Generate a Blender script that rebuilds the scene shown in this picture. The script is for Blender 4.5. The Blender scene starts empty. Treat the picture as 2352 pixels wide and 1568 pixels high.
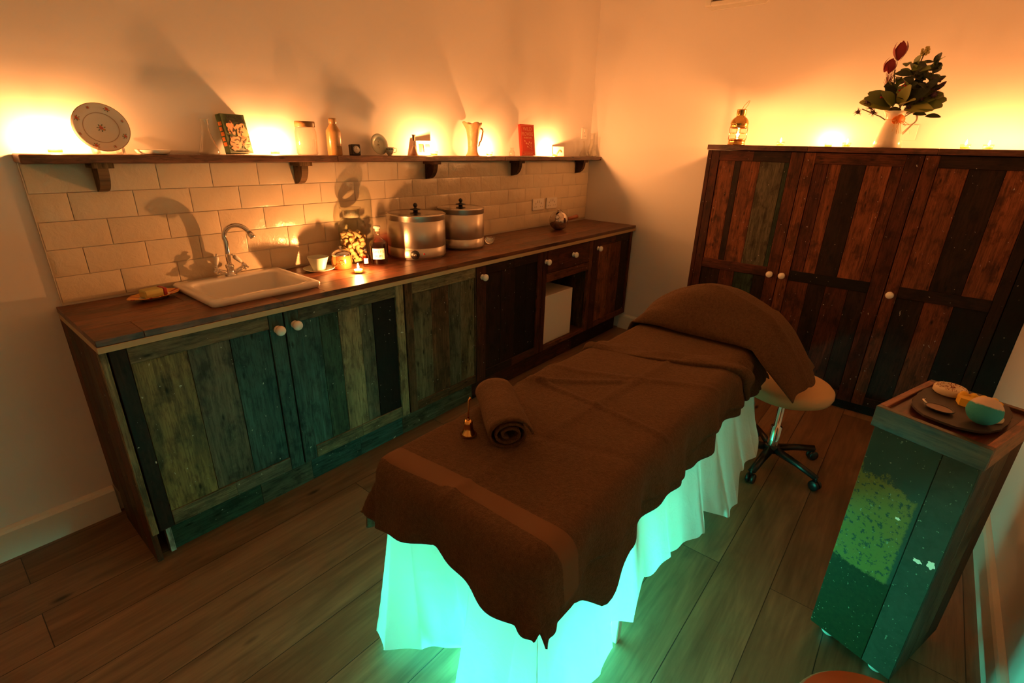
import bpy, math, random
from mathutils import Vector, Matrix, Euler
random.seed(7)
PI = math.pi
S = bpy.context.scene
COL = S.collection

# ------------------------------------------------------------ camera, world, exposure
cam_d = bpy.data.cameras.new('camera'); cam = bpy.data.objects.new('camera', cam_d); COL.objects.link(cam)
cam_d.sensor_width = 36.0; cam_d.lens = 1143.09/2352*36.0; cam_d.clip_start = 0.02
_y, _p, _r = math.radians(51.0236), math.radians(-21.3616), math.radians(1.4971)
F = Vector((math.sin(_y)*math.cos(_p), math.cos(_y)*math.cos(_p), math.sin(_p)))
R0 = Vector((math.cos(_y), -math.sin(_y), 0)); U0 = R0.cross(F)
R1 = R0*math.cos(_r)+U0*math.sin(_r); U1 = -R0*math.sin(_r)+U0*math.cos(_r)
M = Matrix((R1, U1, -F)).transposed().to_4x4(); M.translation = Vector((-.2919, -2.4019, 1.5107))
cam.matrix_world = M
S.camera = cam
W = bpy.data.worlds.new('world'); S.world = W; W.use_nodes = True
W.node_tree.nodes['Background'].inputs[0].default_value = (1, .62, .34, 1)
W.node_tree.nodes['Background'].inputs[1].default_value = 0.0
S.view_settings.view_transform = 'Standard'; S.view_settings.look = 'None'
S.view_settings.gamma = 1.0; S.view_settings.use_curve_mapping = False
S.view_settings.exposure = 0.0
S.cycles.use_denoising = True
S.cycles.max_bounces = 12; S.cycles.transparent_max_bounces = 24
S.cycles.sample_clamp_indirect = 6.0
S.cycles.caustics_reflective = False; S.cycles.caustics_refractive = False

FLAME = (1.0, .365, .100); FLAME_STRENGTH = 11000.0
LED = (.05, 1.0, .66); LED_STRENGTH = 270.0

# ------------------------------------------------------------ materials
MATS = {}
def pmat(name, col, rough=.5, metal=0., spec=.5, trans=0., sheen=0., coat=0.):
    m = bpy.data.materials.new(name); m.use_nodes = True
    b = m.node_tree.nodes['Principled BSDF']
    b.inputs['Base Color'].default_value = (*col, 1); b.inputs['Roughness'].default_value = rough
    b.inputs['Metallic'].default_value = metal; b.inputs['Specular IOR Level'].default_value = spec
    if sheen:
        b.inputs['Sheen Weight'].default_value = sheen; b.inputs['Sheen Roughness'].default_value = .5
        b.inputs['Sheen Tint'].default_value = (*[min(1, c*3+.1) for c in col], 1)
    if coat: b.inputs['Coat Weight'].default_value = coat
    MATS[name] = m
    return m
def nd(m, t, **kw):
    n = m.node_tree.nodes.new(t)
    for k, v in kw.items(): setattr(n, k, v)
    return n
def lk(m, a, b): m.node_tree.links.new(a, b)
def bsdf(m): return m.node_tree.nodes['Principled BSDF']
def coords(m, kind='Object', scale=(1, 1, 1), rot=(0, 0, 0)):
    tc = nd(m, 'ShaderNodeTexCoord'); mp = nd(m, 'ShaderNodeMapping')
    mp.inputs['Scale'].default_value = scale; mp.inputs['Rotation'].default_value = rot
    lk(m, tc.outputs[kind], mp.inputs[0]); return mp.outputs[0]
def noise(m, vec, scale, detail=4, rough=.55, dist=0.):
    n = nd(m, 'ShaderNodeTexNoise'); n.inputs['Scale'].default_value = scale; n.inputs['Detail'].default_value = detail
    n.inputs['Roughness'].default_value = rough; n.inputs['Distortion'].default_value = dist
    lk(m, vec, n.inputs['Vector']); return n.outputs['Fac']
def ramp(m, fac, stops):
    r = nd(m, 'ShaderNodeValToRGB'); e = r.color_ramp.elements
    while len(e) < len(stops): e.new(.5)
    for i, (p, c) in enumerate(stops):
        e[i].position = p; e[i].color = (*c, 1) if len(c) == 3 else c
    lk(m, fac, r.inputs[0]); return r.outputs[0]
def mixc(m, fac, a, b, mode='MIX'):
    n = nd(m, 'ShaderNodeMix', data_type='RGBA', blend_type=mode)
    for i, v in ((0, fac), (6, a), (7, b)):
        if isinstance(v, (int, float)): n.inputs[i].default_value = v
        elif isinstance(v, tuple): n.inputs[i].default_value = (*v, 1)
        else: lk(m, v, n.inputs[i])
    return n.outputs[2]
def bump(m, h, strength, dist=.002, prev=None):
    b = nd(m, 'ShaderNodeBump'); b.inputs['Strength'].default_value = strength; b.inputs['Distance'].default_value = dist
    lk(m, h, b.inputs['Height'])
    if prev is not None: lk(m, prev, b.inputs['Normal'])
    return b.outputs[0]
def g3(v): return (v, v, v)

# wall paint
m = pmat('wall_paint', (.74, .70, .66), .75, spec=.25)
v = coords(m); lk(m, mixc(m, noise(m, v, 1.3, 3), (.72, .68, .65), (.77, .73, .70)), bsdf(m).inputs['Base Color'])
lk(m, bump(m, noise(m, v, 60, 3), .08, .002), bsdf(m).inputs['Normal'])
pmat('ceiling_paint', (.78, .76, .72), .8)
pmat('skirting_paint', (.72, .69, .62), .4)
pmat('white_plastic', (.78, .74, .68), .35); pmat('dark_hole', (.02, .015, .012), .6)
# glazed tile
m = pmat('glazed_tile', (.70, .60, .44), .24, spec=.5)
v = coords(m); n1 = noise(m, v, 22, 4, .6, .4)
lk(m, mixc(m, noise(m, v, 3, 3), (.66, .56, .41), (.76, .65, .49)), bsdf(m).inputs['Base Color'])
lk(m, bump(m, n1, .55, .006), bsdf(m).inputs['Normal'])
pmat('tile_grout', (.62, .56, .47), .7)
# reclaimed boards: attribute colour x grain
def wood_mat(name, rough=.55, specks=True, gl=.22, gain=1.0):
    m = pmat(name, (.2, .1, .05), rough, spec=gl)
    uv = nd(m, 'ShaderNodeUVMap', uv_map='UVMap')
    at = nd(m, 'ShaderNodeVertexColor', layer_name='Col')
    def mp(sx, sy):
        q = nd(m, 'ShaderNodeMapping'); q.inputs['Scale'].default_value = (sx, sy, 1); lk(m, uv.outputs[0], q.inputs[0]); return q.outputs[0]
    fine = noise(m, mp(150, 4.5), 1, 5, .65, .3)
    broad = noise(m, mp(16, 2.0), 1, 4, .6, 1.2)
    blot = noise(m, mp(13, 8), 1, 5, .65, .2)
    f = ramp(m, fine, [(.25, g3(.55)), (.75, g3(1.35))]); b_ = ramp(m, broad, [(.3, g3(.55)), (.7, g3(1.45))])
    bl = ramp(m, blot, [(.37, g3(.22)), (.49, g3(1.0)), (.9, g3(1.3))])
    c = mixc(m, 1., at.outputs['Color'], f, 'MULTIPLY'); c = mixc(m, 1., c, b_, 'MULTIPLY'); c = mixc(m, .7, c, bl, 'MULTIPLY')
    mot = noise(m, mp(95, 11), 1, 6, .72, .3)
    c = mixc(m, .65, c, ramp(m, mot, [(.40, g3(.30)), (.50, g3(1.0)), (.8, g3(1.35))]), 'MULTIPLY')
    # knots and nail holes
    vo = nd(m, 'ShaderNodeTexVoronoi', feature='F1'); vo.inputs['Scale'].default_value = 1; vo.inputs['Randomness'].default_value = 1
    lk(m, mp(24, 8), vo.inputs['Vector'])
    kn = ramp(m, vo.outputs['Distance'], [(.05, g3(.12)), (.17, g3(1))])
    c = mixc(m, 1., c, kn, 'MULTIPLY')
    if specks:
        sp = ramp(m, noise(m, mp(70, 55), 1, 2, .5), [(.715, g3(0)), (.735, g3(1))])
        lo = ramp(m, noise(m, mp(7, 4), 1, 2, .5), [(.42, g3(0)), (.5, g3(1))])
        sm = mixc(m, 1., sp, lo, 'MULTIPLY')
        big = ramp(m, noise(m, mp(26, 17), 1, 3, .6, .5), [(.735, g3(0)), (.745, g3(1))])
        if gain != 1: c = mixc(m, 1., c, g3(gain), 'MULTIPLY')
        c = mixc(m, sm, c, (.42, .40, .32)); c = mixc(m, big, c, (.50, .48, .38))
    elif gain != 1: c = mixc(m, 1., c, g3(gain), 'MULTIPLY')
    lk(m, c, bsdf(m).inputs['Base Color'])
    n = bump(m, fine, .35, .001); n = bump(m, broad, .25, .003, n); lk(m, n, bsdf(m).inputs['Normal'])
    lk(m, ramp(m, broad, [(0, g3(rough-.12)), (1, g3(rough+.15))]), bsdf(m).inputs['Roughness'])
    return m
wood_mat('reclaimed_wood', .58, gain=.46); wood_mat('worktop_wood', .33, False, .5, gain=.72); wood_mat('plain_wood', .55, False, gain=.6)
# floor: oak boards running along x
m = pmat('oak_floor', (.3, .18, .1), .36, spec=.45)
v = coords(m); v.node.inputs['Location'].default_value = (.33, .042, 0)
br = nd(m, 'ShaderNodeTexBrick'); br.offset = .37; br.offset_frequency = 2
br.inputs['Scale'].default_value = 1; br.inputs['Brick Width'].default_value = 1.75; br.inputs['Row Height'].default_value = .187
br.inputs['Mortar Size'].default_value = .0016; br.inputs['Mortar Smooth'].default_value = .2; br.inputs['Bias'].default_value = 0
br.inputs['Color1'].default_value = (0, 0, 0, 1); br.inputs['Color2'].default_value = (1, 1, 1, 1); br.inputs['Mortar'].default_value = (.5, .5, .5, 1)
lk(m, v, br.inputs['Vector'])
off = nd(m, 'ShaderNodeVectorMath', operation='MULTIPLY_ADD')
lk(m, br.outputs['Color'], off.inputs[0]); off.inputs[1].default_value = (7, 5, 3); lk(m, v, off.inputs[2])
def smp(sx, sy):
    q = nd(m, 'ShaderNodeMapping'); q.inputs['Scale'].default_value = (sx, sy, 1); lk(m, off.outputs[0], q.inputs[0]); return q.outputs[0]
gr = noise(m, smp(3, 60), 1, 5, .6, .5); gb = noise(m, smp(1.6, 9), 1, 4, .6, 1.6)
c = mixc(m, br.outputs['Color'], (.165, .088, .046), (.25, .14, .078))
c = mixc(m, 1., c, ramp(m, gr, [(.25, g3(.72)), (.75, g3(1.22))]), 'MULTIPLY')
c = mixc(m, 1., c, ramp(m, gb, [(.28, g3(.62)), (.7, g3(1.25))]), 'MULTIPLY')
vo = nd(m, 'ShaderNodeTexVoronoi', feature='F1'); vo.inputs['Scale'].default_value = 1
lk(m, smp(2.4, 7), vo.inputs['Vector'])
c = mixc(m, 1., c, ramp(m, vo.outputs['Distance'], [(.035, g3(.15)), (.10, g3(1))]), 'MULTIPLY')
c = mixc(m, br.outputs['Fac'], c, (.03, .016, .009))
lk(m, c, bsdf(m).inputs['Base Color'])
inv = nd(m, 'ShaderNodeMath', operation='SUBTRACT'); inv.inputs[0].default_value = 1; lk(m, br.outputs['Fac'], inv.inputs[1])
lk(m, bump(m, gr, .12, .001, bump(m, inv.outputs[0], .6, .002)), bsdf(m).inputs['Normal'])
# terry towel
def towel_mat(name, col):
    m = pmat(name, col, .95, spec=.1, sheen=.35)
    v = coords(m); n1 = noise(m, v, 420, 3, .7); n2 = noise(m, v, 95, 5, .7); n3 = noise(m, v, 9, 3)
    c = mixc(m, 1., col, ramp(m, n2, [(.3, g3(.72)), (.7, g3(1.3))]), 'MULTIPLY')
    c = mixc(m, 1., c, ramp(m, n1, [(.3, g3(.7)), (.7, g3(1.3))]), 'MULTIPLY')
    lk(m, c, bsdf(m).inputs['Base Color'])
    n = bump(m, n1, .9, .003); n = bump(m, n2, .8, .008, n); lk(m, n, bsdf(m).inputs['Normal'])
    return m
TW = (.103, .058, .030)
towel_mat('towel_brown', TW)
m = pmat('towel_band', (.15, .078, .040), .8, spec=.15)
v = coords(m); ck = nd(m, 'ShaderNodeTexChecker'); ck.inputs['Scale'].default_value = 260; lk(m, v, ck.inputs['Vector'])
lk(m, bump(m, ck.outputs['Fac'], .4, .001), bsdf(m).inputs['Normal'])
# white sheet: thin cloth that lets light through
m = bpy.data.materials.new('white_sheet'); m.use_nodes = True; MATS['white_sheet'] = m
nt = m.node_tree; nt.nodes.remove(nt.nodes['Principled BSDF']); out = nt.nodes['Material Output']
d = nd(m, 'ShaderNodeBsdfDiffuse'); t = nd(m, 'ShaderNodeBsdfTranslucent'); mx = nd(m, 'ShaderNodeMixShader')
d.inputs[0].default_value = (.86, .86, .84, 1); t.inputs[0].default_value = (.86, .87, .86, 1); mx.inputs[0].default_value = .34
v = coords(m); bn = bump(m, noise(m, v, 14, 4, .6, .6), .35, .01)
lk(m, bn, d.inputs['Normal']); lk(m, bn, t.inputs['Normal'])
lk(m, d.outputs[0], mx.inputs[1]); lk(m, t.outputs[0], mx.inputs[2]); lk(m, mx.outputs[0], out.inputs[0])
# glass: thin clear glass, and tinted liquids
def thin_glass(name, tint=(.97, .97, .95), gloss=.10, edge=.55):
    m = bpy.data.materials.new(name); m.use_nodes = True; MATS[name] = m
    nt = m.node_tree; nt.nodes.remove(nt.nodes['Principled BSDF']); out = nt.nodes['Material Output']
    tr = nd(m, 'ShaderNodeBsdfTransparent'); gl = nd(m, 'ShaderNodeBsdfGlossy'); mx = nd(m, 'ShaderNodeMixShader')
    lw = nd(m, 'ShaderNodeLayerWeight'); lw.inputs[0].default_value = .35
    tr.inputs[0].default_value = (*tint, 1); gl.inputs['Roughness'].default_value = .03
    mr = nd(m, 'ShaderNodeMapRange'); lk(m, lw.outputs['Facing'], mr.inputs[0])
    mr.inputs['From Min'].default_value = 0; mr.inputs['From Max'].default_value = 1
    mr.inputs['To Min'].default_value = gloss*.4; mr.inputs['To Max'].default_value = edge
    pw = nd(m, 'ShaderNodeMath', operation='POWER'); lk(m, mr.outputs[0], pw.inputs[0]); pw.inputs[1].default_value = 1.3
    lk(m, pw.outputs[0], mx.inputs[0]); lk(m, tr.outputs[0], mx.inputs[1]); lk(m, gl.outputs[0], mx.inputs[2]); lk(m, mx.outputs[0], out.inputs[0])
    return m
thin_glass('clear_glass', (.93, .92, .88), .16, .8); thin_glass('lantern_glass', (.97, .93, .85), .06, .3)
thin_glass('votive_glass', (.97, .96, .92), .1, .45); thin_glass('greenish_glass', (.86, .90, .82))
thin_glass('rum_liquid', (.42, .10, .045), .08, .35); thin_glass('red_liquid', (.80, .22, .06), .08, .35)
pmat('ceramic_white', (.78, .75, .68), .22, coat=.3); pmat('sink_ceramic', (.80, .78, .74), .16, coat=.4)
pmat('knob_ceramic', (.82, .78, .70), .18, coat=.4)
pmat('cup_ceramic', (.52, .56, .46), .35)
pmat('chrome', (.80, .76, .72), .09, 1.); pmat('dark_chrome', (.55, .50, .47), .06, 1.)
m = pmat('brushed_steel', (.66, .62, .57), .38, 1.)
bsdf(m).inputs['Anisotropic'].default_value = .75
bsdf(m).inputs['Anisotropic Rotation'].default_value = .25
tn = nd(m, 'ShaderNodeTangent', direction_type='RADIAL', axis='Z'); lk(m, tn.outputs[0], bsdf(m).inputs['Tangent'])
pmat('lid_steel', (.62, .56, .50), .16, 1.)
pmat('brass', (.78, .44, .13), .16, 1.); pmat('black_plastic', (.012, .010, .010), .35)
pmat('copper_lustre', (.52, .20, .06), .16, .75)
pmat('copper_dark', (.16, .07, .03), .3); pmat('red_plastic', (.35, .01, .01), .3)
pmat('beige_leather', (.62, .42, .22), .42, spec=.4)
pmat('slate', (.030, .022, .022), .55); pmat('white_box', (.74, .68, .60), .6)
m = pmat('stoneware', (.36, .20, .075), .28, coat=.3)
v = coords(m); lk(m, mixc(m, noise(m, v, 60, 3), (.30, .15, .05), (.44, .26, .11)), bsdf(m).inputs['Base Color'])
m = pmat('jug_pottery', (.62, .34, .16), .4)
v = coords(m); n1 = noise(m, v, 45, 4, .6, .8); lk(m, mixc(m, n1, (.46, .22, .09), (.70, .42, .22)), bsdf(m).inputs['Base Color'])
lk(m, bump(m, n1, .6, .006), bsdf(m).inputs['Normal'])
pmat('jug_enamel', (.80, .74, .62), .2, coat=.4)
pmat('wax', (.85, .78, .62), .4); bsdf(MATS['wax']).inputs['Subsurface Weight'].default_value = 1.0; bsdf(MATS['wax']).inputs['Subsurface Radius'].default_value = (.03, .02, .012); bsdf(MATS['wax']).inputs['Subsurface Scale'].default_value = 1.0; pmat('cork', (.62, .42, .22), .8); pmat('dark_cork', (.22, .13, .08), .8)
pmat('label_paper', (.82, .78, .68), .7); pmat('ink_black', (.012, .010, .010), .6)
pmat('page_paper', (.60, .50, .36), .8)
pmat('book_green', (.045, .085, .022), .5); pmat('book_red', (.46, .030, .012), .5)
pmat('cover_pink', (.72, .34, .17), .55); pmat('cover_dark', (.018, .035, .012), .5)
pmat('gilt', (.70, .30, .16), .5)
pmat('leaf_green', (.10, .14, .028), .5); pmat('leaf_light', (.32, .33, .08), .5); pmat('leaf_dark', (.020, .032, .014), .55)
pmat('leaf_grey', (.16, .15, .09), .6); pmat('petal_red', (.22, .006, .010), .45); pmat('thistle', (.06, .022, .045), .8)
pmat('berry', (.45, .005, .01), .3); pmat('stem', (.10, .09, .025), .6); pmat('seed_yellow', (.45, .36, .10), .7)
pmat('orange_slice', (.85, .22, .02), .5); pmat('raffia', (.62, .42, .16), .8)
pmat('soap_yellow', (.52, .46, .14), .5); pmat('soap_red', (.35, .03, .03), .4)
pmat('bar_yellow', (.72, .42, .03), .55); pmat('bath_ball_teal', (.02, .34, .34), .8); pmat('bath_ball_pale', (.62, .46, .34), .85)
pmat('oat_base', (.62, .50, .34), .7); pmat('speckle_red', (.25, .05, .03), .7)
pmat('shell_orange', (.85, .40, .08), .35); pmat('shell_red', (.42, .04, .02), .4)
pmat('flower_pink', (.55, .12, .08), .4); pmat('flower_orange', (.62, .26, .05), .4); pmat('flower_leaf', (.10, .16, .06), .4)
pmat('plate_rim', (.40, .26, .16), .3)
pmat('photo_dark', (.20, .10, .03), .4); pmat('card_pink', (.72, .42, .32), .5)
pmat('castor_grey', (.55, .62, .60), .3); pmat('stool_seat', (.34, .10, .035), .4); pmat('strip_pale', (.46, .32, .17), .6)
def emit(name, col, s):
    m = bpy.data.materials.new(name); m.use_nodes = True; MATS[name] = m
    nt = m.node_tree; nt.nodes.remove(nt.nodes['Principled BSDF']); e = nd(m, 'ShaderNodeEmission')
    e.inputs[0].default_value = (*col, 1); e.inputs[1].default_value = s; lk(m, e.outputs[0], nt.nodes['Material Output'].inputs[0]); return m
emit('flame', FLAME, FLAME_STRENGTH); emit('lantern_flame', FLAME, FLAME_STRENGTH*.45); emit('flame_small', FLAME, FLAME_STRENGTH*.35); emit('led_tube', LED, LED_STRENGTH)

# ------------------------------------------------------------ mesh builder
class MB:
    def __init__(s): s.v = []; s.f = []; s.uv = []; s.col = []; s.mi = []; s.sm = []; s.mats = []
    def mid(s, mat):
        if mat is None: mat = '_'
        if mat not in s.mats: s.mats.append(mat)
        return s.mats.index(mat)
    def add(s, vs, fs, mat=None, smooth=False, col=(1, 1, 1), uv=None, mx=None):
        o = len(s.v); k = s.mid(mat)
        for i, p in enumerate(vs):
            p = Vector(p); s.v.append(tuple(mx @ p if mx else p))
        for f in fs:
            s.f.append(tuple(o+i for i in f)); s.mi.append(k); s.sm.append(smooth); s.col.append(col)
            s.uv.append([uv[i] for i in f] if uv else [(0, 0)]*len(f))
        return s
    def box(s, lo, hi, b=.0, mat=None, col=(1, 1, 1), axis=None, mx=None):
        c = [(a+q)/2 for a, q in zip(lo, hi)]; h = [abs(q-a)/2 for a, q in zip(lo, hi)]
        b = min(b, min(h)*.45)
        if axis is None: axis = h.index(max(h))
        ou, ov = random.random()*9, random.random()*9
        def uvof(p, n):
            oth = [a for a in range(3) if a != axis]
            if n == axis: return (p[oth[0]]+ou, p[oth[1]]+ov)
            q = oth[1] if n == oth[0] else oth[0]
            return (p[q]+ou+.37*n, p[axis]+ov)
        def quad(pts, n):
            o = len(s.v); s.v += [tuple(mx @ Vector(p) if mx else p) for p in pts]
            s.f.append(tuple(range(o, o+len(pts)))); s.mi.append(s.mid(mat)); s.sm.append(False); s.col.append(col)
            s.uv.append([uvof(p, n) for p in pts])
        if b <= 0:
            P = {(i, j, k): (c[0]+i*h[0], c[1]+j*h[1], c[2]+k*h[2]) for i in (-1, 1) for j in (-1, 1) for k in (-1, 1)}
            for n in range(3):
                for sg in (-1, 1):
                    a, d = [q for q in range(3) if q != n]
                    pts = []
                    for (u, w) in ((-1, -1), (1, -1), (1, 1), (-1, 1)):
                        k = [0, 0, 0]; k[n] = sg; k[a] = u; k[d] = w; pts.append(P[tuple(k)])
                    if (sg > 0) == (n == 1): pts.reverse()
                    quad(pts, n)
            return s
        V = {}
        for i in (-1, 1):
            for j in (-1, 1):
                for k in (-1, 1):
                    sg = (i, j, k)
                    for n in range(3):
                        V[(sg, n)] = tuple(c[q]+sg[q]*(h[q] if q == n else h[q]-b) for q in range(3))
        for n in range(3):
            a, d = [q for q in range(3) if q != n]
            for sgn in (-1, 1):
                pts = []
                for (u, w) in ((-1, -1), (1, -1), (1, 1), (-1, 1)):
                    k = [0, 0, 0]; k[n] = sgn; k[a] = u; k[d] = w; pts.append(V[(tuple(k), n)])
                if (sgn > 0) == (n == 1): pts.reverse()
                quad(pts, n)
        for n in range(3):      # edges running along n
            a, d = [q for q in range(3) if q != n]
            for u in (-1, 1):
                for w in (-1, 1):
                    k0 = [0, 0, 0]; k0[a] = u; k0[d] = w; k1 = list(k0); k0[n] = -1; k1[n] = 1
                    k0, k1 = tuple(k0), tuple(k1)
                    pts = [V[(k0, a)], V[(k1, a)], V[(k1, d)], V[(k0, d)]]
                    if (u*w > 0) == (n != 1): pts.reverse()
                    quad(pts, a)
        for i in (-1, 1):
            for j in (-1, 1):
                for k in (-1, 1):
                    pts = [V[((i, j, k), 0)], V[((i, j, k), 1)], V[((i, j, k), 2)]]
                    if i*j*k < 0: pts.reverse()
                    quad(pts, 0)
        return s
    def lathe(s, prof, seg=32, mat=None, mx=None, smooth=True, cap0=False, cap1=False, fr=None):
        vs = []; fs = []
        for j, (r, z) in enumerate(prof):
            for i in range(seg):
                a = 2*PI*i/seg; rr, zz = (fr(r, z, a, j) if fr else (r, z))
                vs.append((rr*math.cos(a), rr*math.sin(a), zz))
        for j in range(len(prof)-1):
            for i in range(seg):
                a = j*seg+i; b = j*seg+(i+1) % seg; fs.append((a, b, b+seg, a+seg))
        if cap0: fs.append(tuple(reversed(range(seg))))
        if cap1: fs.append(tuple(range((len(prof)-1)*seg, len(prof)*seg)))
        return s.add(vs, fs, mat, smooth, mx=mx)
    def tube(s, pts, rad, seg=8, mat=None, mx=None, smooth=True, flat=1.0):
        pts = [Vector(p) for p in pts]; n = len(pts)
        if not hasattr(rad, '__len__'): rad = [rad]*n
        vs = []; up = None
        for i, p in enumerate(pts):
            t = (pts[min(i+1, n-1)]-pts[max(i-1, 0)]).normalized()
            if up is None:
                up = Vector((0, 0, 1)) if abs(t.z) < .9 else Vector((1, 0, 0))
            x = t.cross(up)
            if x.length < 1e-5: x = t.orthogonal()
            x.normalize(); y = x.cross(t).normalized(); up = y
            for k in range(seg):
                a = 2*PI*k/seg; vs.append(p+x*(rad[i]*math.cos(a))+y*(rad[i]*math.sin(a)*flat))
        fs = []
        for i in range(n-1):
            for k in range(seg):
                a = i*seg+k; b = i*seg+(k+1) % seg; fs.append((a, b, b+seg, a+seg))
        fs.append(tuple(reversed(range(seg)))); fs.append(tuple(range((n-1)*seg, n*seg)))
        return s.add(vs, fs, mat, smooth, mx=mx)
    def sphere(s, c, r, seg=16, mat=None, mx=None, sc=(1, 1, 1)):
        n = seg//2; pr = [(max(1e-4, math.sin(PI*j/n))*r, -math.cos(PI*j/n)*r) for j in range(n+1)]
        T = Matrix.Translation(Vector(c)) @ Matrix.Diagonal((*sc, 1))
        return s.lathe(pr, seg, mat, (mx @ T) if mx else T)
    def prism(s, poly, z0, z1, mat=None, mx=None, smooth=False):
        n = len(poly); vs = [(x, y, z0) for x, y in poly]+[(x, y, z1) for x, y in poly]
        fs = [(i, (i+1) % n, n+(i+1) % n, n+i) for i in range(n)]+[tuple(reversed(range(n))), tuple(range(n, 2*n))]
        return s.add(vs, fs, mat, smooth, mx=mx)
    def grid(s, fn, nu, nv, mat=None, smooth=True):
        vs = [fn(i/nu, j/nv) for j in range(nv+1) for i in range(nu+1)]
        fs = []; ks = []
        for j in range(nv):
            for i in range(nu):
                a = j*(nu+1)+i; fs.append((a, a+1, a+nu+2, a+nu+1))
        return s.add(vs, fs, mat, smooth)
    def build(s, name, mat=None, parent=None, loc=None, rz=None, origin=None):
        me = bpy.data.meshes.new(name)
        vs = s.v
        if origin is not None: vs = [tuple(Vector(p)-Vector(origin)) for p in vs]
        me.from_pydata(vs, [], s.f)
        for mn in s.mats: me.materials.append(MATS[mat] if mn == '_' else MATS[mn])
        me.polygons.foreach_set('material_index', s.mi); me.polygons.foreach_set('use_smooth', s.sm)
        uvl = me.uv_layers.new(name='UVMap'); flat = [c for f in s.uv for p in f for c in p]; uvl.data.foreach_set('uv', flat)
        ca = me.color_attributes.new('Col', 'FLOAT_COLOR', 'CORNER')
        cl = []
        for f, c in zip(s.f, s.col): cl += [c[0], c[1], c[2], 1.0]*len(f)
        ca.data.foreach_set('color', cl)
        me.validate(); me.update()
        o = bpy.data.objects.new(name, me); COL.objects.link(o)
        if origin is not None: o.location = origin
        if loc is not None: o.location = loc
        if rz is not None: o.rotation_euler.z = rz
        if parent is not None: o.parent = parent
        return o
def tag(o, label=None, cat=None, group=None, kind=None):
    if label: o['label'] = label
    if cat: o['category'] = cat
    if group: o['group'] = group
    if kind: o['kind'] = kind
    return o
def empty(name, loc, rz=0, **kw):
    o = bpy.data.objects.new(name, None); COL.objects.link(o); o.location = loc; o.rotation_euler = (0, 0, rz); o.empty_display_size = .05
    return tag(o, **kw)
def solid(o, t, off=0.):
    md = o.modifiers.new('thickness', 'SOLIDIFY'); md.thickness = t; md.offset = off; return o
def subd(o, n=1):
    md = o.modifiers.new('smooth', 'SUBSURF'); md.levels = n; md.render_levels = n; return o
def tree_copy(root, loc, label, rz=None):
    r = root.copy(); COL.objects.link(r); r.location = loc; r['label'] = label
    if rz is not None: r.rotation_euler.z = rz
    for ch in root.children:
        c = ch.copy(); COL.objects.link(c); c.parent = r
        for g in ch.children:
            d = g.copy(); COL.objects.link(d); d.parent = c
    return r
def text(name, body, size, mat, parent, mx, ext=.0003, sx=1., align='CENTER', bold=0.):
    cu = bpy.data.curves.new(name, 'FONT'); cu.body = body; cu.size = size; cu.extrude = ext; cu.offset = bold
    cu.align_x = align; cu.align_y = 'CENTER'; cu.materials.append(MATS[mat])
    t = bpy.data.objects.new(name, cu); COL.objects.link(t); bpy.context.view_layer.update()
    me = bpy.data.meshes.new_from_object(t.evaluated_get(bpy.context.evaluated_depsgraph_get()))
    bpy.data.objects.remove(t); me.name = name
    me.transform(mx @ Matrix.Diagonal((sx, 1, 1, 1)))
    if parent is None: return me
    o = bpy.data.objects.new(name, me); COL.objects.link(o); o.parent = parent
    return o
def RX(a): return Matrix.Rotation(a, 4, 'X')
def RY(a): return Matrix.Rotation(a, 4, 'Y')
def RZ(a): return Matrix.Rotation(a, 4, 'Z')
def TR(*p): return Matrix.Translation(Vector(p))
def upright(x=0, y=0, z=0):   # local XY plane of a text/plate standing up, facing -y
    return TR(x, y, z) @ RX(PI/2)

# ------------------------------------------------------------ room
XB = 3.669; YC = -2.905; XL = -1.9; ZC = 2.75
def struct(name, lo, hi, mat, b=0):
    mb = MB(); mb.box(lo, hi, b); return tag(mb.build(name, mat), kind='structure')
struct('floor', (XL, YC, -.06), (XB, 0, 0), 'oak_floor')
struct('wall_left', (XL-.1, 0, -.06), (XB+.1, .1, ZC), 'wall_paint')
struct('wall_back', (XB, YC-.1, -.06), (XB+.1, 0, ZC), 'wall_paint')
struct('wall_right', (XL-.1, YC-.1, -.06), (XB, YC, ZC), 'wall_paint')
struct('wall_behind', (XL-.1, YC, -.06), (XL, 0, ZC), 'wall_paint')
struct('ceiling', (XL-.1, YC-.1, ZC), (XB+.1, .1, ZC+.08), 'ceiling_paint')
def skirting(name, p0, p1, n):      # n: inward normal
    mb = MB(); d = (Vector(p1)-Vector(p0)); L = d.length; d.normalize(); n = Vector(n)
    prof = [(0, 0), (.022, 0), (.022, .112), (.016, .122), (.006, .128), (0, .13)]
    vs = [tuple(Vector(p0)+n*a+Vector((0, 0, z))) for a, z in prof]+[tuple(Vector(p1)+n*a+Vector((0, 0, z))) for a, z in prof]
    k = len(prof); fs = [(i, (i+1) % k, k+(i+1) % k, k+i) for i in range(k)]+[tuple(range(k)), tuple(reversed(range(k, 2*k)))]
    mb.add(vs, fs); return tag(mb.build(name, 'skirting_paint'), kind='structure')
skirting('baseboard_left', (XL, -.0005, 0), (-.004, -.0005, 0), (0, -1, 0))
skirting('baseboard_right', (XL, YC+.0005, 0), (3.2, YC+.0005, 0), (0, 1, 0))
skirting('baseboard_back', (XB-.0005, -.445, 0), (XB-.0005, -1.16, 0), (-1, 0, 0))

# ------------------------------------------------------------ wood tints
T = dict(D=(.040, .017, .011), K=(.010, .007, .006), B=(.18, .088, .042), T=(.33, .24, .125), G=(.20, .18, .115), O=(.26, .205, .11),
         P=(.070, .150, .125), N=(.062, .115, .070), R=(.23, .068, .028), R2=(.36, .115, .045), RD=(.13, .036, .020), Y=(.36, .27, .10), W=(.62, .60, .50), L=(.44, .33, .17))
def jit(c, k=.12):
    q = 1+random.uniform(-k, k); return tuple(x*q for x in c)

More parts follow.
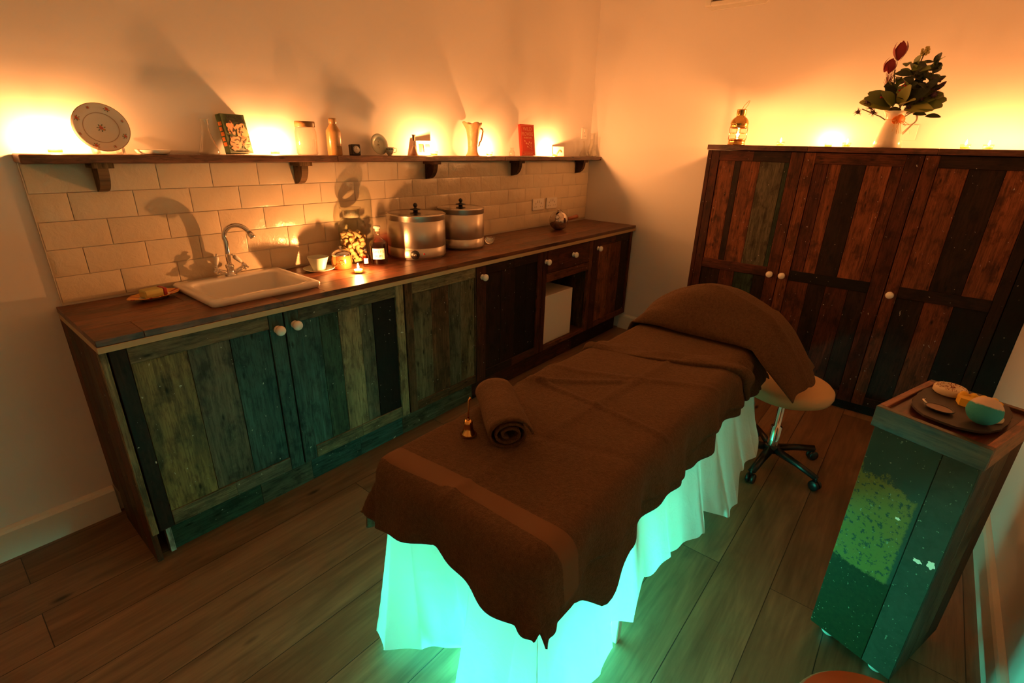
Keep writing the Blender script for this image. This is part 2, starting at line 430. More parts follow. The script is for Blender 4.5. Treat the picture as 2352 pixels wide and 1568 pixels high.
def knob(parent, loc, mxrot, name='knob'):
    mb = MB(); pr = [(.0005, 0), (.0135, 0), (.0145, .003), (.0125, .007), (.0075, .010), (.0072, .013), (.012, .016), (.0172, .021), (.0185, .027), (.0165, .0335), (.010, .0385), (.0005, .040)]
    mb.lathe([(r_*1.12, z_*1.05) for r_, z_ in pr], 24, mx=mxrot)
    o = mb.build(name, 'knob_ceramic', parent, loc=loc); tag(o, 'glazed cream ceramic knob'); return o
KY = RX(PI/2)            # knob pointing to -y
KX = RY(-PI/2)           # knob pointing to -x

def door_mesh(x0, x1, z0, z1, stiles, rails, boards, y0=-.50, th=.022, ledges=()):
    """framed door made of boards; front face at y0. stiles: (wl, tint, wr, tint); rails: (hb, tint list, ht, tint list); boards: [(width share, tint)]"""
    mb = MB(); wl, tl, wr, tr_ = stiles; hb, tb, ht, tt = rails
    g = .0012
    yb = y0+th
    mb.box((x0, y0, z0), (x0+wl-g, yb, z1), .0015, col=jit(T[tl]), axis=2)
    mb.box((x1-wr+g, y0, z0), (x1, yb, z1), .0015, col=jit(T[tr_]), axis=2)
    def rail(za, zb, ts):
        n = len(ts); w = (x1-wr-x0-wl)/n
        for i, t_ in enumerate(ts): mb.box((x0+wl+w*i, y0, za), (x0+wl+w*(i+1), yb, zb), .0015, col=jit(T[t_]), axis=0)
    rail(z0, z0+hb, tb); rail(z1-ht, z1, tt)
    for (za, zb, ts) in ledges: rail(za, zb, ts)
    tot = sum(b[0] for b in boards); x = x0+wl; Wd = x1-wr-x0-wl
    for w, t_ in boards:
        w = Wd*w/tot; d = random.uniform(0, .0025)
        mb.box((x+.0008, y0+.006+d, z0+hb-.005), (x+w-.0008, yb-.002, z1-ht+.005), .0012, col=jit(T[t_]), axis=2); x += w
    return mb
ZT = .875; ZB0 = .155
def carcass(x0, x1, open_=False, leftend=False):
    mb = MB(); t = .016; y1 = -.476; y0 = -.012
    xa = x0+(.022 if leftend else .001); xb = x1-.001
    c = T['B']
    mb.box((xa, y1, ZB0), (xa+t, y0, ZT-.002), 0, col=c, axis=2); mb.box((xb-t, y1, ZB0), (xb, y0, ZT-.002), 0, col=c, axis=2)
    mb.box((xa+t, y1, ZB0), (xb-t, y0, ZB0+t), 0, col=c, axis=0); mb.box((xa+t, y0-.008, ZB0+t), (xb-t, y0, ZT-.002), 0, col=c, axis=0)
    if not open_: mb.box((xa+t, y1, ZT-.05), (xb-t, y1+.03, ZT-.002), 0, col=c, axis=0)
    return mb
def unit(name, x0, x1, label, cat='cabinet', open_=False, leftend=False):
    r = empty(name, (x0, 0, 0), label=label, cat=cat, group='reclaimed wood base cabinets under the worktop')
    carcass(x0, x1, open_, leftend).build('carcass', 'reclaimed_wood', r, loc=(-x0, 0, 0))
    return r
# sink cabinet with two doors
u = unit('base_cabinet', 0., 1.205, 'two-door base cabinet of reclaimed boards under the white sink, leftmost of the row', leftend=True)
mb = MB()
ys = [-.006, -.09, -.19, -.275, -.37, -.46]
for i in range(5):
    mb.box((.0, ys[i+1]+.001, .155 if i > 4 else .0+(.135 if i == 0 else .001)), (.020, ys[i], ZT), .001, col=jit(T[['R', 'B', 'RD', 'B', 'R'][i]], .2), axis=2)
mb.box((.0, -.4765, .155), (.020, -.4605, ZT), .001, col=T['B'], axis=2)
mb.build('end_panel', 'reclaimed_wood', u)
mb = MB(); mb.box((.0, -.500, .15), (.021, -.478, ZT), .002, col=T['L'], axis=2)
mb.build('end_trim', 'reclaimed_wood', u)
d = door_mesh(.026, .594, ZB0, ZT-.002, (.048, 'D', .060, 'P'), (.062, ['O', 'G'], .058, ['O']), [(1.7, 'Y'), (1.45, 'G'), (1.5, 'P')]).build('door', 'reclaimed_wood', u)
knob(d, (.565, -.500, .808), KY)
d = door_mesh(.600, 1.200, ZB0, ZT-.002, (.060, 'P', .048, 'L'), (.062, ['O', 'O'], .055, ['G', 'O']), [(.9, 'P'), (.9, 'N'), (1.1, 'L'), (.7, 'G'), (1.3, 'K')]).build('door', 'reclaimed_wood', u)
knob(d, (.637, -.500, .812), KY)
# middle cabinets
u = unit('base_cabinet', 1.207, 1.722, 'tan and brown board base cabinet between the sink cabinet and the dark cabinet')
d = door_mesh(1.21, 1.720, ZB0, ZT-.002, (.048, 'B', .006, 'B'), (.050, ['B', 'B'], .060, ['L']), [(1, 'O'), (1, 'B'), (.7, 'G'), (.9, 'O')]).build('door', 'reclaimed_wood', u, loc=(-1.207, 0, 0))
u = unit('base_cabinet', 1.724, 2.362, 'dark blackened board base cabinet left of the open compartment')
d = door_mesh(1.726, 2.360, ZB0, ZT-.002, (.080, 'RD', .050, 'RD'), (.055, ['D', 'RD'], .055, ['D', 'D']), [(1, 'D'), (1, 'D'), (.8, 'K'), (.8, 'K')]).build('door', 'reclaimed_wood', u, loc=(-1.724, 0, 0))
knob(d, (1.770, -.500, .810), KY)
# open unit with drawer
u = unit('base_cabinet', 2.364, 3.008, 'base cabinet with one drawer over an open compartment', open_=True)
mb = MB()
mb.box((2.366, -.5, ZB0), (2.412, -.478, ZT-.002), .0015, col=T['RD'], axis=2); mb.box((2.958, -.5, ZB0), (3.006, -.478, ZT-.002), .0015, col=T['R'], axis=2)
mb.box((2.412, -.5, ZB0), (2.958, -.478, .185), .0015, col=T['R'], axis=0); mb.box((2.412, -.5, .655), (2.958, -.478, .715), .0015, col=T['R'], axis=0)
mb.box((2.412, -.475, .655), (2.958, -.05, .672), 0, col=T['RD'], axis=0)
fr_ = mb.build('face_frame', 'reclaimed_wood', u, loc=(-2.364, 0, 0)); knob(fr_, (2.397, -.5, .802), KY)
mb = MB(); mb.box((2.416, -.502, .719), (2.954, -.48, ZT-.004), .002, col=T['RD'], axis=0)
mb.box((2.43, -.48, .73), (2.94, -.10, .74), 0, col=T['B'], axis=0); mb.box((2.43, -.48, .74), (2.44, -.10, .85), 0, col=T['B'], axis=1); mb.box((2.93, -.48, .74), (2.94, -.10, .85), 0, col=T['B'], axis=1)
d = mb.build('drawer', 'reclaimed_wood', u, loc=(-2.364, 0, 0)); knob(d, (2.725, -.502, .805), KY)
u = unit('base_cabinet', 3.010, 3.662, 'rightmost base cabinet, red-brown boards, against the back wall')
d = door_mesh(3.012, 3.640, ZB0, ZT-.002, (.090, 'RD', .040, 'R'), (.050, ['R'], .055, ['RD', 'D']), [(1.3, 'R2'), (1.2, 'R'), (.9, 'D')]).build('door', 'reclaimed_wood', u, loc=(-3.010, 0, 0))
knob(d, (3.072, -.500, .803), KY)
mb = MB(); mb.box((2.47, -.455, ZB0+.017), (2.825, -.12, .535), .002)
tag(mb.build('storage_box', 'white_box'), 'plain white box inside the open cabinet compartment', 'box')
# kickboard
mb = MB(); xs = [.07, .42, .66, .93, 1.20, 1.75, 2.3, 2.9, 3.6]
cols = ['N', 'G', 'P', 'P', 'G', 'RD', 'RD', 'D']
for i in range(8): mb.box((xs[i], -.430, .001), (xs[i+1]-.001, -.412, .1545), .001, col=jit(T[cols[i]]), axis=0)
mb.box((.052, -.438, .001), (.070, -.405, .154), .001, col=T['W'], axis=2)
tag(mb.build('kickboard', 'reclaimed_wood'), 'low painted-board kickboard along the floor under the base cabinets', 'kickboard')

# ------------------------------------------------------------ worktop with sink cut-out
SX0, SX1, SY0, SY1 = .372, .822, -.425, -.022
mb = MB(); rows = [-.003, -.125, -.245, -.370, -.509]
zt, zb = .920, .898
def wseg(xa, xb, ya, yb, c): mb.box((xa, ya, zb), (xb, yb, zt), .0012, col=jit(c, .2), axis=0)
wc = [(.24, .080, .034), (.20, .066, .029), (.27, .095, .042), (.18, .058, .027)]
cuts = [[0, .52, 1.55, 2.5, XB-.002], [0, .34, 1.20, 2.15, 3.1, XB-.002], [0, .66, 1.65, 2.8, XB-.002], [0, .13, .60, 1.5, 2.3, XB-.002]]
HX0, HX1, HY0, HY1 = SX0+.03, SX1-.03, SY0+.03, SY1-.03
for r in range(4):
    ya, yb = rows[r+1], rows[r]
    for i in range(len(cuts[r])-1):
        xa, xb = cuts[r][i], cuts[r][i+1]-.0006; c = wc[(i+r) % 4]
        pieces = [(xa, xb)] if xb <= HX0 or xa >= HX1 or yb <= HY0 or ya >= HY1 else [(xa, min(xb, HX0)), (max(xa, HX1), xb)]
        for (p, q) in pieces:
            if q-p > .002: wseg(p, q, ya+.0004, yb, c)
        if len(pieces) == 2:
            p, q = max(xa, HX0), min(xb, HX1)
            if ya < HY0: wseg(p, q, ya+.0004, HY0, c)
            if yb > HY1: wseg(p, q, HY1, yb, c)
wt = mb.build('worktop', 'worktop_wood'); tag(wt, 'long reddish-brown plank worktop running under the tiles', 'worktop')
mb = MB(); mb.box((-.0, -.5095, .8755), (XB-.002, -.484, .8965), .001, col=(.95, .66, .36), axis=0); mb.box((-.0, -.4835, .8755), (.02, -.004, .8975), .001, col=T['B'], axis=1)
tag(mb.build('edge_strip', 'strip_pale', wt), 'pale unfinished edge strip')

# ------------------------------------------------------------ sink
mb = MB()
def rr(x0, x1, y0, y1, r, z, n=6):
    P = []
    for cx, cy, a0 in ((x1-r, y1-r, 0), (x0+r, y1-r, 90), (x0+r, y0+r, 180), (x1-r, y0+r, 270)):
        for i in range(n+1):
            a = math.radians(a0+90*i/n); P.append((cx+r*math.cos(a), cy+r*math.sin(a), z))
    return P
rings = [rr(SX0+.006, SX1-.006, SY0+.006, SY1-.006, .02, .9205), rr(SX0, SX1, SY0, SY1, .022, .928), rr(SX0, SX1, SY0, SY1, .022, .940), rr(SX0+.006, SX1-.006, SY0+.006, SY1-.006, .02, .9455),
         rr(SX0+.035, SX1-.035, SY0+.035, SY1-.065, .04, .9455), rr(SX0+.043, SX1-.043, SY0+.043, SY1-.073, .045, .938), rr(SX0+.056, SX1-.056, SY0+.056, SY1-.086, .05, .80), rr(SX0+.09, SX1-.09, SY0+.09, SY1-.12, .05, .775)]
n = len(rings[0]); vs = [p for r in rings for p in r]; fs = []
for j in range(len(rings)-1):
    for i in range(n): fs.append((j*n+i, j*n+(i+1) % n, (j+1)*n+(i+1) % n, (j+1)*n+i))
fs.append(tuple(range((len(rings)-1)*n, len(rings)*n)))
mb.add(vs, fs, smooth=True)
sk = empty('sink', (.597, -.22, .92), label='white rectangular ceramic sink let into the wooden worktop', cat='sink')
o = mb.build('basin', 'sink_ceramic', sk, loc=(-.597, .22, -.92))
mb = MB(); mb.lathe([(.001, .777), (.02, .777), (.022, .7745)], 20, mx=TR(.597, -.25, 0)); mb.build('drain', 'chrome', sk, loc=(-.597, .22, -.92))

# ------------------------------------------------------------ tap
tx, ty, tz = .600, -.058, .9458
tp = empty('mixer_tap', (tx, ty, tz), label='chrome swan-neck mixer tap with white lever handles behind the sink', cat='tap')
mb = MB(); mb.lathe([(.024, 0), (.024, .006), (.018, .010), (.015, .018), (.015, .032), (.018, .036), (.018, .046), (.012, .052)], 20, cap0=True, cap1=True); mb.build('base', 'chrome', tp)
pts = [(0, 0, .046), (0, 0, .10), (.002, -.002, .15)]
for i in range(13):
    a = PI-PI*.86*i/12; pts.append((.052*.75+.055*.75*math.cos(a), -.037-.037*math.cos(a), .165+.055*math.sin(a)))
mb = MB(); rs = [.0105]*3+[.0105]*13; mb.tube(pts, rs, 12)
e = Vector(pts[-1]); dr = (e-Vector(pts[-2])).normalized(); mb.tube([e, e+dr*.026], .013, 14)
mb.build('spout', 'chrome', tp)
for sg, tip in ((-1, (-.022, .0, .055)), (1, (-.048, .0, .058))):
    jx = .058*sg
    mb = MB(); mb.tube([(0.012*sg, 0, .010), (.03*sg, -.004, .018), (jx, -.006, .034)], [.009, .0115, .008], 12, 'chrome')
    mb.sphere((jx, -.006, .038), .012, 14, 'chrome')
    for q in range(3):
        a = q*2*PI/3+.6; mb.tube([(jx, -.006, .038), (jx+.019*math.cos(a)*sg, -.016, .038-.019*abs(math.sin(a)))], [.004, .005], 8, 'chrome')
    s0 = Vector((jx, -.006, .044)); e0 = Vector((jx+(.012 if sg < 0 else -.040), .0, .098 if sg < 0 else .090)); d0 = e0-s0
    mb.tube([s0+d0*t_ for t_ in (0, .1, .2)], [.005, .007, .004], 10, 'chrome')
    mb.tube([s0+d0*t_ for t_ in (.2, .35, .7, .85)], [.0065, .0085, .0105, .0085], 12, 'ceramic_white')
    mb.tube([s0+d0*t_ for t_ in (.85, .93)], [.0045, .004], 8, 'chrome'); mb.sphere(s0+d0, .005, 10, 'chrome')
    mb.build('lever_handle', 'chrome', tp)

# ------------------------------------------------------------ tiles
mb = MB(); mb.box((.020, -.0022, .9215), (XB-.001, -.0005, 1.4195), 0, mat='tile_grout')
offs = [.022, .124, .022, .124, .022]; off0 = .197
z0 = .9305
for r in range(6):
    za = z0+.0975*(r-0); zb_ = min(za+.0950, 1.419)
    if r == 5: za, zb_ = z0+.0975*5-.002+.002, 1.4194
    if zb_-za < .004: continue
    off_ = .022 if r % 2 == 0 else .124
    x = off_-.197
    while x < XB:
        xa, xb = max(x+.0012, .0212), min(x+.1958, XB-.0015)
        if xb-xa > .01:
            t_ = random.uniform(.0, .0012)
            # pillowed uneven tile
            nx, nz = 6, 4; vs = []; fs = []
            ph = random.random()*9
            for j in range(nz+1):
                for i in range(nx+1):
                    u, w = i/nx, j/nz; e_ = min(u, 1-u)*(xb-xa), min(w, 1-w)*(zb_-za)
                    hgt = .0062+t_+.0013*math.sin(u*5+ph)*math.cos(w*4+ph*2)
                    if i in (0, nx) or j in (0, nz): hgt = .0053
                    uu = 0 if i == 0 else 1 if i == nx else (.05 if i == 1 else .95 if i == nx-1 else u)
                    ww = 0 if j == 0 else 1 if j == nz else (.08 if j == 1 else .92 if j == nz-1 else w)
                    vs.append((xa+uu*(xb-xa), -hgt, za+ww*(zb_-za)))
            for j in range(nz):
                for i in range(nx): a = j*(nx+1)+i; fs.append((a, a+1, a+nx+2, a+nx+1))
            mb.add(vs, fs, 'glazed_tile', True)
        x += .197
mb.box((.0175, -.0095, .9215), (.0205, -.0005, 1.4195), 0, mat='tile_grout')
tag(mb.build('tile_splashback'), 'cream brick-shaped wall tiles between worktop and shelf', 'splashback')

# ------------------------------------------------------------ shelf and brackets
mb = MB()
xs = [.012, 1.15, 2.4, XB-.002]
for i in range(3): mb.box((xs[i], -.124, 1.4215), (xs[i+1]-.0006, -.0015, 1.450), .003, col=jit((.20, .085, .045), .15), axis=0)
tag(mb.build('wall_shelf', 'worktop_wood'), 'long narrow wooden wall shelf above the cream tiles', 'shelf')
nm = ['leftmost', 'second from left', 'middle', 'fourth from left', 'rightmost']
for i, bx in enumerate([.228, .995, 1.815, 2.615, 3.46]):
    mb = MB(); w = .016
    poly = [(0, 0), (-.088, 0), (-.088, -.018)]
    for k in range(9):
        a = (PI/2)*k/8; poly.append((-.012-.066*math.cos(a), -.018-.082*math.sin(a)))
    poly += [(0, -.103)]
    n = len(poly); vs = [(bx-w, p-.0102, 1.4212+q) for p, q in poly]+[(bx+w, p-.0102, 1.4212+q) for p, q in poly]
    fs = [(k, (k+1) % n, n+(k+1) % n, n+k) for k in range(n)]+[tuple(reversed(range(n))), tuple(range(n, 2*n))]
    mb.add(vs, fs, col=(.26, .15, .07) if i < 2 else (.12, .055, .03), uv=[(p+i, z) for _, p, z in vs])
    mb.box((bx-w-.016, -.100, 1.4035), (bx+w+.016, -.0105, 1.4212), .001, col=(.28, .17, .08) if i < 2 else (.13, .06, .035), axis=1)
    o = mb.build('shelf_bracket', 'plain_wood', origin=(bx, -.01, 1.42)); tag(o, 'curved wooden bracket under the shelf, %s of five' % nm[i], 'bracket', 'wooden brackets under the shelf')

# ------------------------------------------------------------ sockets
def socket(name, x, z, w, h, n, parent_loc, label, rz=0.):
    r = empty(name, parent_loc, rz, label=label, cat='socket')
    mb = MB(); mb.box((-w/2, -.009, -h/2), (w/2, 0, h/2), .003); mb.build('face_plate', 'white_plastic', r)
    for c in ([0] if n == 1 else [-w/4, w/4]):
        mb = MB(); mb.box((c*.35-.005, -.0125, .012), (c*.35+.005, -.009, .032), .001); mb.build('switch', 'white_plastic', r)
        mb = MB()
        mb.box((c-.002, -.0094, .002), (c+.002, -.0086, .012)); mb.box((c-.014, -.0094, -.020), (c-.008, -.0086, -.016)); mb.box((c+.008, -.0094, -.020), (c+.014, -.0086, -.016))
        mb.build('pin_holes', 'dark_hole', r)
    return r
socket('wall_socket', 0, 0, .146, .086, 2, (2.942, -.0085, 1.096), 'left double socket on the tiles above the worktop')
socket('wall_socket', 0, 0, .146, .086, 2, (3.122, -.0085, 1.096), 'right double socket on the tiles above the worktop')
socket('wall_socket', 0, 0, .086, .086, 1, (3.556, -.0005, 1.626), 'single socket above the shelf near the corner')
r = empty('light_switch', (XB-.0005, -2.175, 1.645), -PI/2, label='small switch plate on the wall behind the flower jug', cat='switch')
mb = MB(); mb.box((-.043, -.009, -.043), (.043, 0, .043), .003); mb.build('face_plate', 'white_plastic', r)
mb = MB(); mb.box((-.006, -.013, -.012), (.006, -.009, .012), .001); mb.build('rocker', 'white_plastic', r)

# ------------------------------------------------------------ air unit cut by the top edge
r = empty('air_vent', (XB-.001, -1.065, 2.412), label='white wall unit high on the back wall, cut by the top edge', cat='vent')
mb = MB()
mb.prism([(-.21, 0), (-.175, -.028), (.175, -.028), (.21, 0), (.21, .22), (-.21, .22)], 0, .02, mx=TR(0, 0, .028) @ RZ(0) @ Matrix(((0, 0, -1, 0), (1, 0, 0, 0), (0, 1, 0, 0), (0, 0, 0, 1))))
for (a, b_, c_, d_) in ((-.21, -.17, 0.02, .25), (.17, .21, .02, .25)): mb.box((-.05, a, c_), (-.02, b_, d_), .004)
mb.box((-.05, -.17, .02), (-.02, .17, .045), .004); mb.box((-.05, -.17, .225), (-.02, .17, .25), .004)
mb.build('frame', 'skirting_paint', r)
mb = MB()
for k in range(7): mb.box((-.034, -.165, .055+k*.024), (-.022, .165, .058+k*.024), 0, mx=None)
mb.build('slats', 'photo_dark', r)

# ------------------------------------------------------------ tealights
def flame_mesh(h=.024, r=.0045, z=0., seg=6):
    mb = MB(); mb.lathe([(.0006, z), (r*.8, z+h*.12), (r, z+h*.3), (r*.62, z+h*.62), (.0006, z+h)], seg); return mb
def make_tealight(label, loc, kind='flame'):
    r = empty('tealight', loc, label=label, cat='candle', group='lit tealights')
    mb = MB(); mb.lathe([(.0005, .0005), (.0185, .0005), (.020, .003), (.0235, .026), (.0228, .0262), (.0192, .004), (.0005, .004)], 24); mb.build('glass_cup', 'votive_glass', r)
    mb = MB(); mb.lathe([(.0005, .0045), (.0188, .0045), (.0200, .016), (.0192, .0172), (.0005, .0168)], 20); mb.build('wax', 'wax', r)
    mb = MB(); mb.tube([(0, 0, .0165), (.0006, 0, .024)], .0007, 5); mb.build('wick', 'ink_black', r)
    flame_mesh(z=.0225).build('flame', kind, r)
    return r
t0 = make_tealight('lit tealight at the left end of the shelf, beside the floral plate', (.118, -.050, 1.4502))
t1_ = None
for loc, lab in [((.886, -.040, 1.4502), 'lit tealight on the shelf between the green book and the screw-top jar'),
                 ((1.800, -.090, 1.4502), 'lit tealight on the shelf in front of the small double picture frame'),
                 ((2.303, -.070, 1.4502), 'lit tealight on the shelf just right of the pottery jug'),
                 ((3.030, -.085, 1.4502), 'lit tealight on the shelf just right of the red book'),
                 ((1.080, -.318, .9202), 'lit tealight on the worktop in front of the cork jar'),
                 ((3.40, -1.555, 1.5555), 'lit tealight on the wardrobe nearest the brass lantern'),
                 ((3.60, -1.790, 1.5555), 'lit tealight on the wardrobe, middle of the three left of the jug'),
                 ((3.42, -1.912, 1.5555), 'lit tealight on the wardrobe just left of the flower jug'),
                 ((3.45, -2.452, 1.5555), 'lit tealight on the wardrobe, first to the right of the flower jug'),
                 ((3.47, -2.545, 1.5555), 'lit tealight on the wardrobe, second to the right of the flower jug'),
                 ((3.50, -2.72, 1.5555), 'lit tealight on the wardrobe at the right edge of the photo')]:
    if loc[2] > 1.5 and t1_ is None: t1_ = make_tealight(lab, loc, 'flame_small')
    else: tree_copy(t1_ if loc[2] > 1.5 else t0, loc, lab)

# ------------------------------------------------------------ things on the shelf
ZS = 1.4502
# floral plate on clear stand
def plate_mesh(mb, mx, R, mat='ceramic_white', dep=.018):
    mb.lathe([(.0005, 0), (R*.55, 0), (R*.62, .003), (R*.70, dep*.55), (R*.97, dep), (R, dep+.001), (R*.97, dep+.0025), (R*.70, dep*.55+.003), (R*.60, .006), (R*.54, .0035), (.0005, .0032)], 48, mat, mx)
pl = empty('dinner_plate', (.262, -.062, ZS), label='large floral dinner plate standing upright on the shelf', cat='plate')
R = .0825
PM = TR(0, 0, .006) @ RZ(-.10) @ RX(math.radians(76)) @ TR(0, R, 0)
mb = MB(); plate_mesh(mb, PM, R, dep=.012); mb.build('dish', 'ceramic_white', pl)
mb = MB()
def flat_blob(mb, mx, cx, cy, rr_, z, mat, n=8, ang=0, sy=1.):
    poly = [(math.cos(2*PI*k/n)*rr_, math.sin(2*PI*k/n)*rr_*sy) for k in range(n)]
    mb.prism(poly, z, z+.0004, mat, mx @ TR(cx, cy, 0) @ RZ(ang))
def bouquet_motif(mb, mx, cx, cy, s, z):
    flat_blob(mb, mx, cx, cy, s*.45, z+.0004, 'flower_pink'); flat_blob(mb, mx, cx+s*.5, cy-s*.4, s*.28, z+.0003, 'flower_orange'); flat_blob(mb, mx, cx-s*.1, cy+s*.5, s*.25, z+.0003, 'flower_orange')
    for q in range(7):
        a = q*.9+.3; flat_blob(mb, mx, cx+s*.8*math.cos(a), cy+s*.8*math.sin(a), s*.28, z+.0001, 'flower_leaf', 6, a, .45)
bouquet_motif(mb, PM, 0, 0, .013, .0034); mb.build('flower_motif', 'flower_pink', pl)
for k in range(8):
    a = k*PI/4+.35; rr_ = R*.84; mb = MB(); bouquet_motif(mb, PM, rr_*math.cos(a), rr_*math.sin(a), .0098 if k % 2 else .0055, .0126); mb.build('flower_motif', 'flower_pink', pl)
mb = MB(); mb.lathe([(R*.975, .0144), (R*1.003, .0136)], 48, mx=PM); mb.lathe([(R*.60, .0070), (R*.62, .0078)], 48, mx=PM); mb.build('rim_band', 'plate_rim', pl)
st = empty('plate_stand', (.262, -.062, ZS), label='clear glass stand holding up the floral plate', cat='stand')
for sx in (-.036, .036):
    mb = MB(); mb.tube([(sx, -.050, .004), (sx, -.046, .022), (sx, -.040, .010), (sx, -.02, .004), (sx, .03, .004), (sx, .045, .05)], .004, 8); mb.build('support', 'clear_glass', st)
mb = MB(); mb.tube([(-.036, -.01, .004), (.036, -.01, .004)], .0035, 8); mb.build('crossbar', 'clear_glass', st)
# white dish
mb = MB(); mb.lathe([(.0005, 0), (.04, 0), (.052, .004), (.058, .016), (.056, .017), (.050, .007), (.038, .004), (.0005, .004)], 36)
tag(mb.build('soap_tray', 'ceramic_white', loc=(.402, -.062, ZS)), 'low white round dish lying on the shelf beside the plate', 'dish')
# flasks
def flask(label, loc, rb, rn, hb, h, mat='clear_glass', name='conical_flask', marks=False):
    r = empty(name, loc, label=label, cat='flask')
    mb = MB(); mb.lathe([(.0005, .001), (rb*.9, .001), (rb, .007), (rb*.98, .013), (rn*1.05, hb), (rn, hb+.006), (rn, h-.004), (rn*1.28, h-.001), (rn*1.25, h)], 28); mb.build('body', mat, r)
    return r
flask('clear glass conical flask on the shelf left of the green book', (.600, -.066, ZS), .038, .0145, .085, .134)
f = flask('clear glass conical flask on the shelf below the single socket', (3.480, -.060, ZS), .036, .010, .070, .118)
f = flask('tall narrow clear glass tube vase between the two corner flasks', (3.553, -.082, ZS), .022, .012, .05, .135, name='glass_vase')
f = flask('clear glass conical flask with printed scale in the shelf corner', (3.616, -.052, ZS), .046, .0185, .105, .180)
mb = MB()
for k in range(5): mb.lathe([(.0455-.0285*(.02+k*.016)/.10, .02+k*.016), (.0455-.0285*(.0215+k*.016)/.10, .0215+k*.016)], 24)
mb.build('scale_marks', 'ceramic_white', f)
f = flask('small cork-stoppered flask of pale salt left of the picture frame', (1.675, -.066, ZS), .0245, .0065, .055, .085, name='stoppered_flask')
mb = MB(); mb.lathe([(.0005, .002), (.0225, .002), (.0235, .008), (.006, .052), (.0005, .053)], 20); mb.build('contents', 'card_pink', f)
mb = MB(); mb.lathe([(.0005, .078), (.0068, .078), (.0085, .104), (.011, .106), (.011, .110), (.0005, .110)], 16); mb.build('stopper', 'dark_cork', f)
# books
def book(name, label, loc, rz, tilt, w, h, t, cov, cat='book'):
    r = empty(name, loc, rz, label=label, cat=cat)
    B = RX(-tilt)
    mb = MB()
    mb.box((-w/2, -t, 0), (w/2, -t+.0025, h), .0005, mx=B); mb.box((-w/2, -.0025, 0), (w/2, 0, h), .0005, mx=B); mb.box((-w/2-.002, -t, 0), (-w/2+.001, 0, h), .0008, mx=B)
    mb.build('cover', cov, r)
    mb = MB(); mb.box((-w/2+.0012, -t+.0027, .003), (w/2-.003, -.0027, h-.003), 0, mx=B); mb.build('pages', 'page_paper', r)
    return r, B
bk, B = book('green_book', 'green and orange wild flower book leaning on the shelf', (.722, -.040, ZS+.001), math.radians(16), math.radians(10), .112, .155, .030, 'book_green')
mb = MB(); w, h, t = .112, .155, .030
FM = B @ TR(0, -t-.0002, 0) @ RX(PI/2)         # local x right, y up on the front cover
def blob(mb, pts, z, mat, mx): mb.prism(pts, z, z+.0003, mat, mx)
def wob(cx, cy, rx, ry, n=22, k=.16, s=1):
    return [(cx+rx*math.cos(2*PI*i/n)*(1+k*math.sin(5*2*PI*i/n+s)+k*.6*math.sin(9*2*PI*i/n+2*s)), cy+ry*math.sin(2*PI*i/n)*(1+k*math.sin(5*2*PI*i/n+s))) for i in range(n)]
for a in [(-.022, .100, .020, .026, 1), (.026, .085, .027, .036, 2), (-.012, .045, .034, .024, 3), (.030, .045, .020, .026, 4), (-.028, .020, .018, .009, 5), (.040, .022, .011, .014, 6)]:
    blob(mb, wob(a[0], a[1], a[2], a[3], s=a[4]), .0003, 'cover_pink', FM)
for k in range(26):
    x = random.choice([-.022, .026, -.012, .03])+random.uniform(-.018, .018); y = random.uniform(.025, .115); a = random.uniform(0, PI); L = random.uniform(.008, .017)
    blob(mb, [(x+L*math.cos(a), y+L*math.sin(a)), (x-.0025*math.sin(a), y+.0025*math.cos(a)), (x-L*math.cos(a)*.6, y-L*math.sin(a)*.6), (x+.0025*math.sin(a), y-.0025*math.cos(a))], .0007, 'cover_dark', FM)
for k in range(5):
    z = .03+k*.02; mb.box((-w/2-.0026, -t+.004+.004*(k % 2), z), (-w/2-.002, -.006, z+.015), 0, 'orange_slice', mx=B)
mb.build('cover_art', 'cover_pink', bk)
for i, s_ in enumerate(['WILD FLOWERS', 'OF THE WAYSIDE', 'AND WOODLAND']): text('title', s_, .0115, 'ink_black', bk, FM @ TR(.008, .144-.011*i, .0009), sx=.95, bold=.0002)
text('title', 'A POCKET GUIDE', .007, 'ink_black', bk, FM @ TR(.01, .009, .0009))
rb, B = book('red_book', 'red wild flowers book leaning on the shelf', (2.735, -.046, ZS+.001), math.radians(-14), math.radians(9), .124, .208, .022, 'book_red')
FM = B @ TR(0, -.0222, 0) @ RX(PI/2)
text('title', 'WILD', .038, 'gilt', rb, FM @ TR(.0, .176, .0004), sx=.8, bold=-.0004); text('title', 'FLOWERS', .036, 'gilt', rb, FM @ TR(0, .143, .0004), sx=.62, bold=-.0004); text('title', 'IN BRITAIN', .015, 'gilt', rb, FM @ TR(0, .119, .0004), sx=.95)
mb = MB()
for (a, b_, c_, d_) in ((-.056, .004, -.0545, .202), (.0545, .004, .056, .202), (-.056, .004, .056, .0055), (-.056, .2005, .056, .202), (-.048, .022, .048, .0235)):
    mb.box((a, b_, 0), (c_, d_, .0004), 0, mx=FM)
for (x, y) in ((-.028, .098), (-.015, .082), (.012, .090), (.028, .085), (.0, .078), (-.005, .060)): flat_blob(mb, FM, x, y, .0055, .0001, 'gilt', 7)
for q in ((-.028, .098, .03, .055), (-.005, .060, .035, .04), (.012, .09, .032, .055), (.028, .085, .03, .04)):
    dx, dy = q[2]-q[0], q[3]-q[1]; L = math.hypot(dx, dy); mb.box((0, -.0006, .0001), (L, .0006, .0005), 0, mx=FM @ TR(q[0], q[1], 0) @ RZ(math.atan2(dy, dx)))
mb.build('cover_art', 'gilt', rb)
text('title', 'WILD FLOWERS SERIES', .0075, 'gilt', rb, FM @ TR(0, .014, .0004))
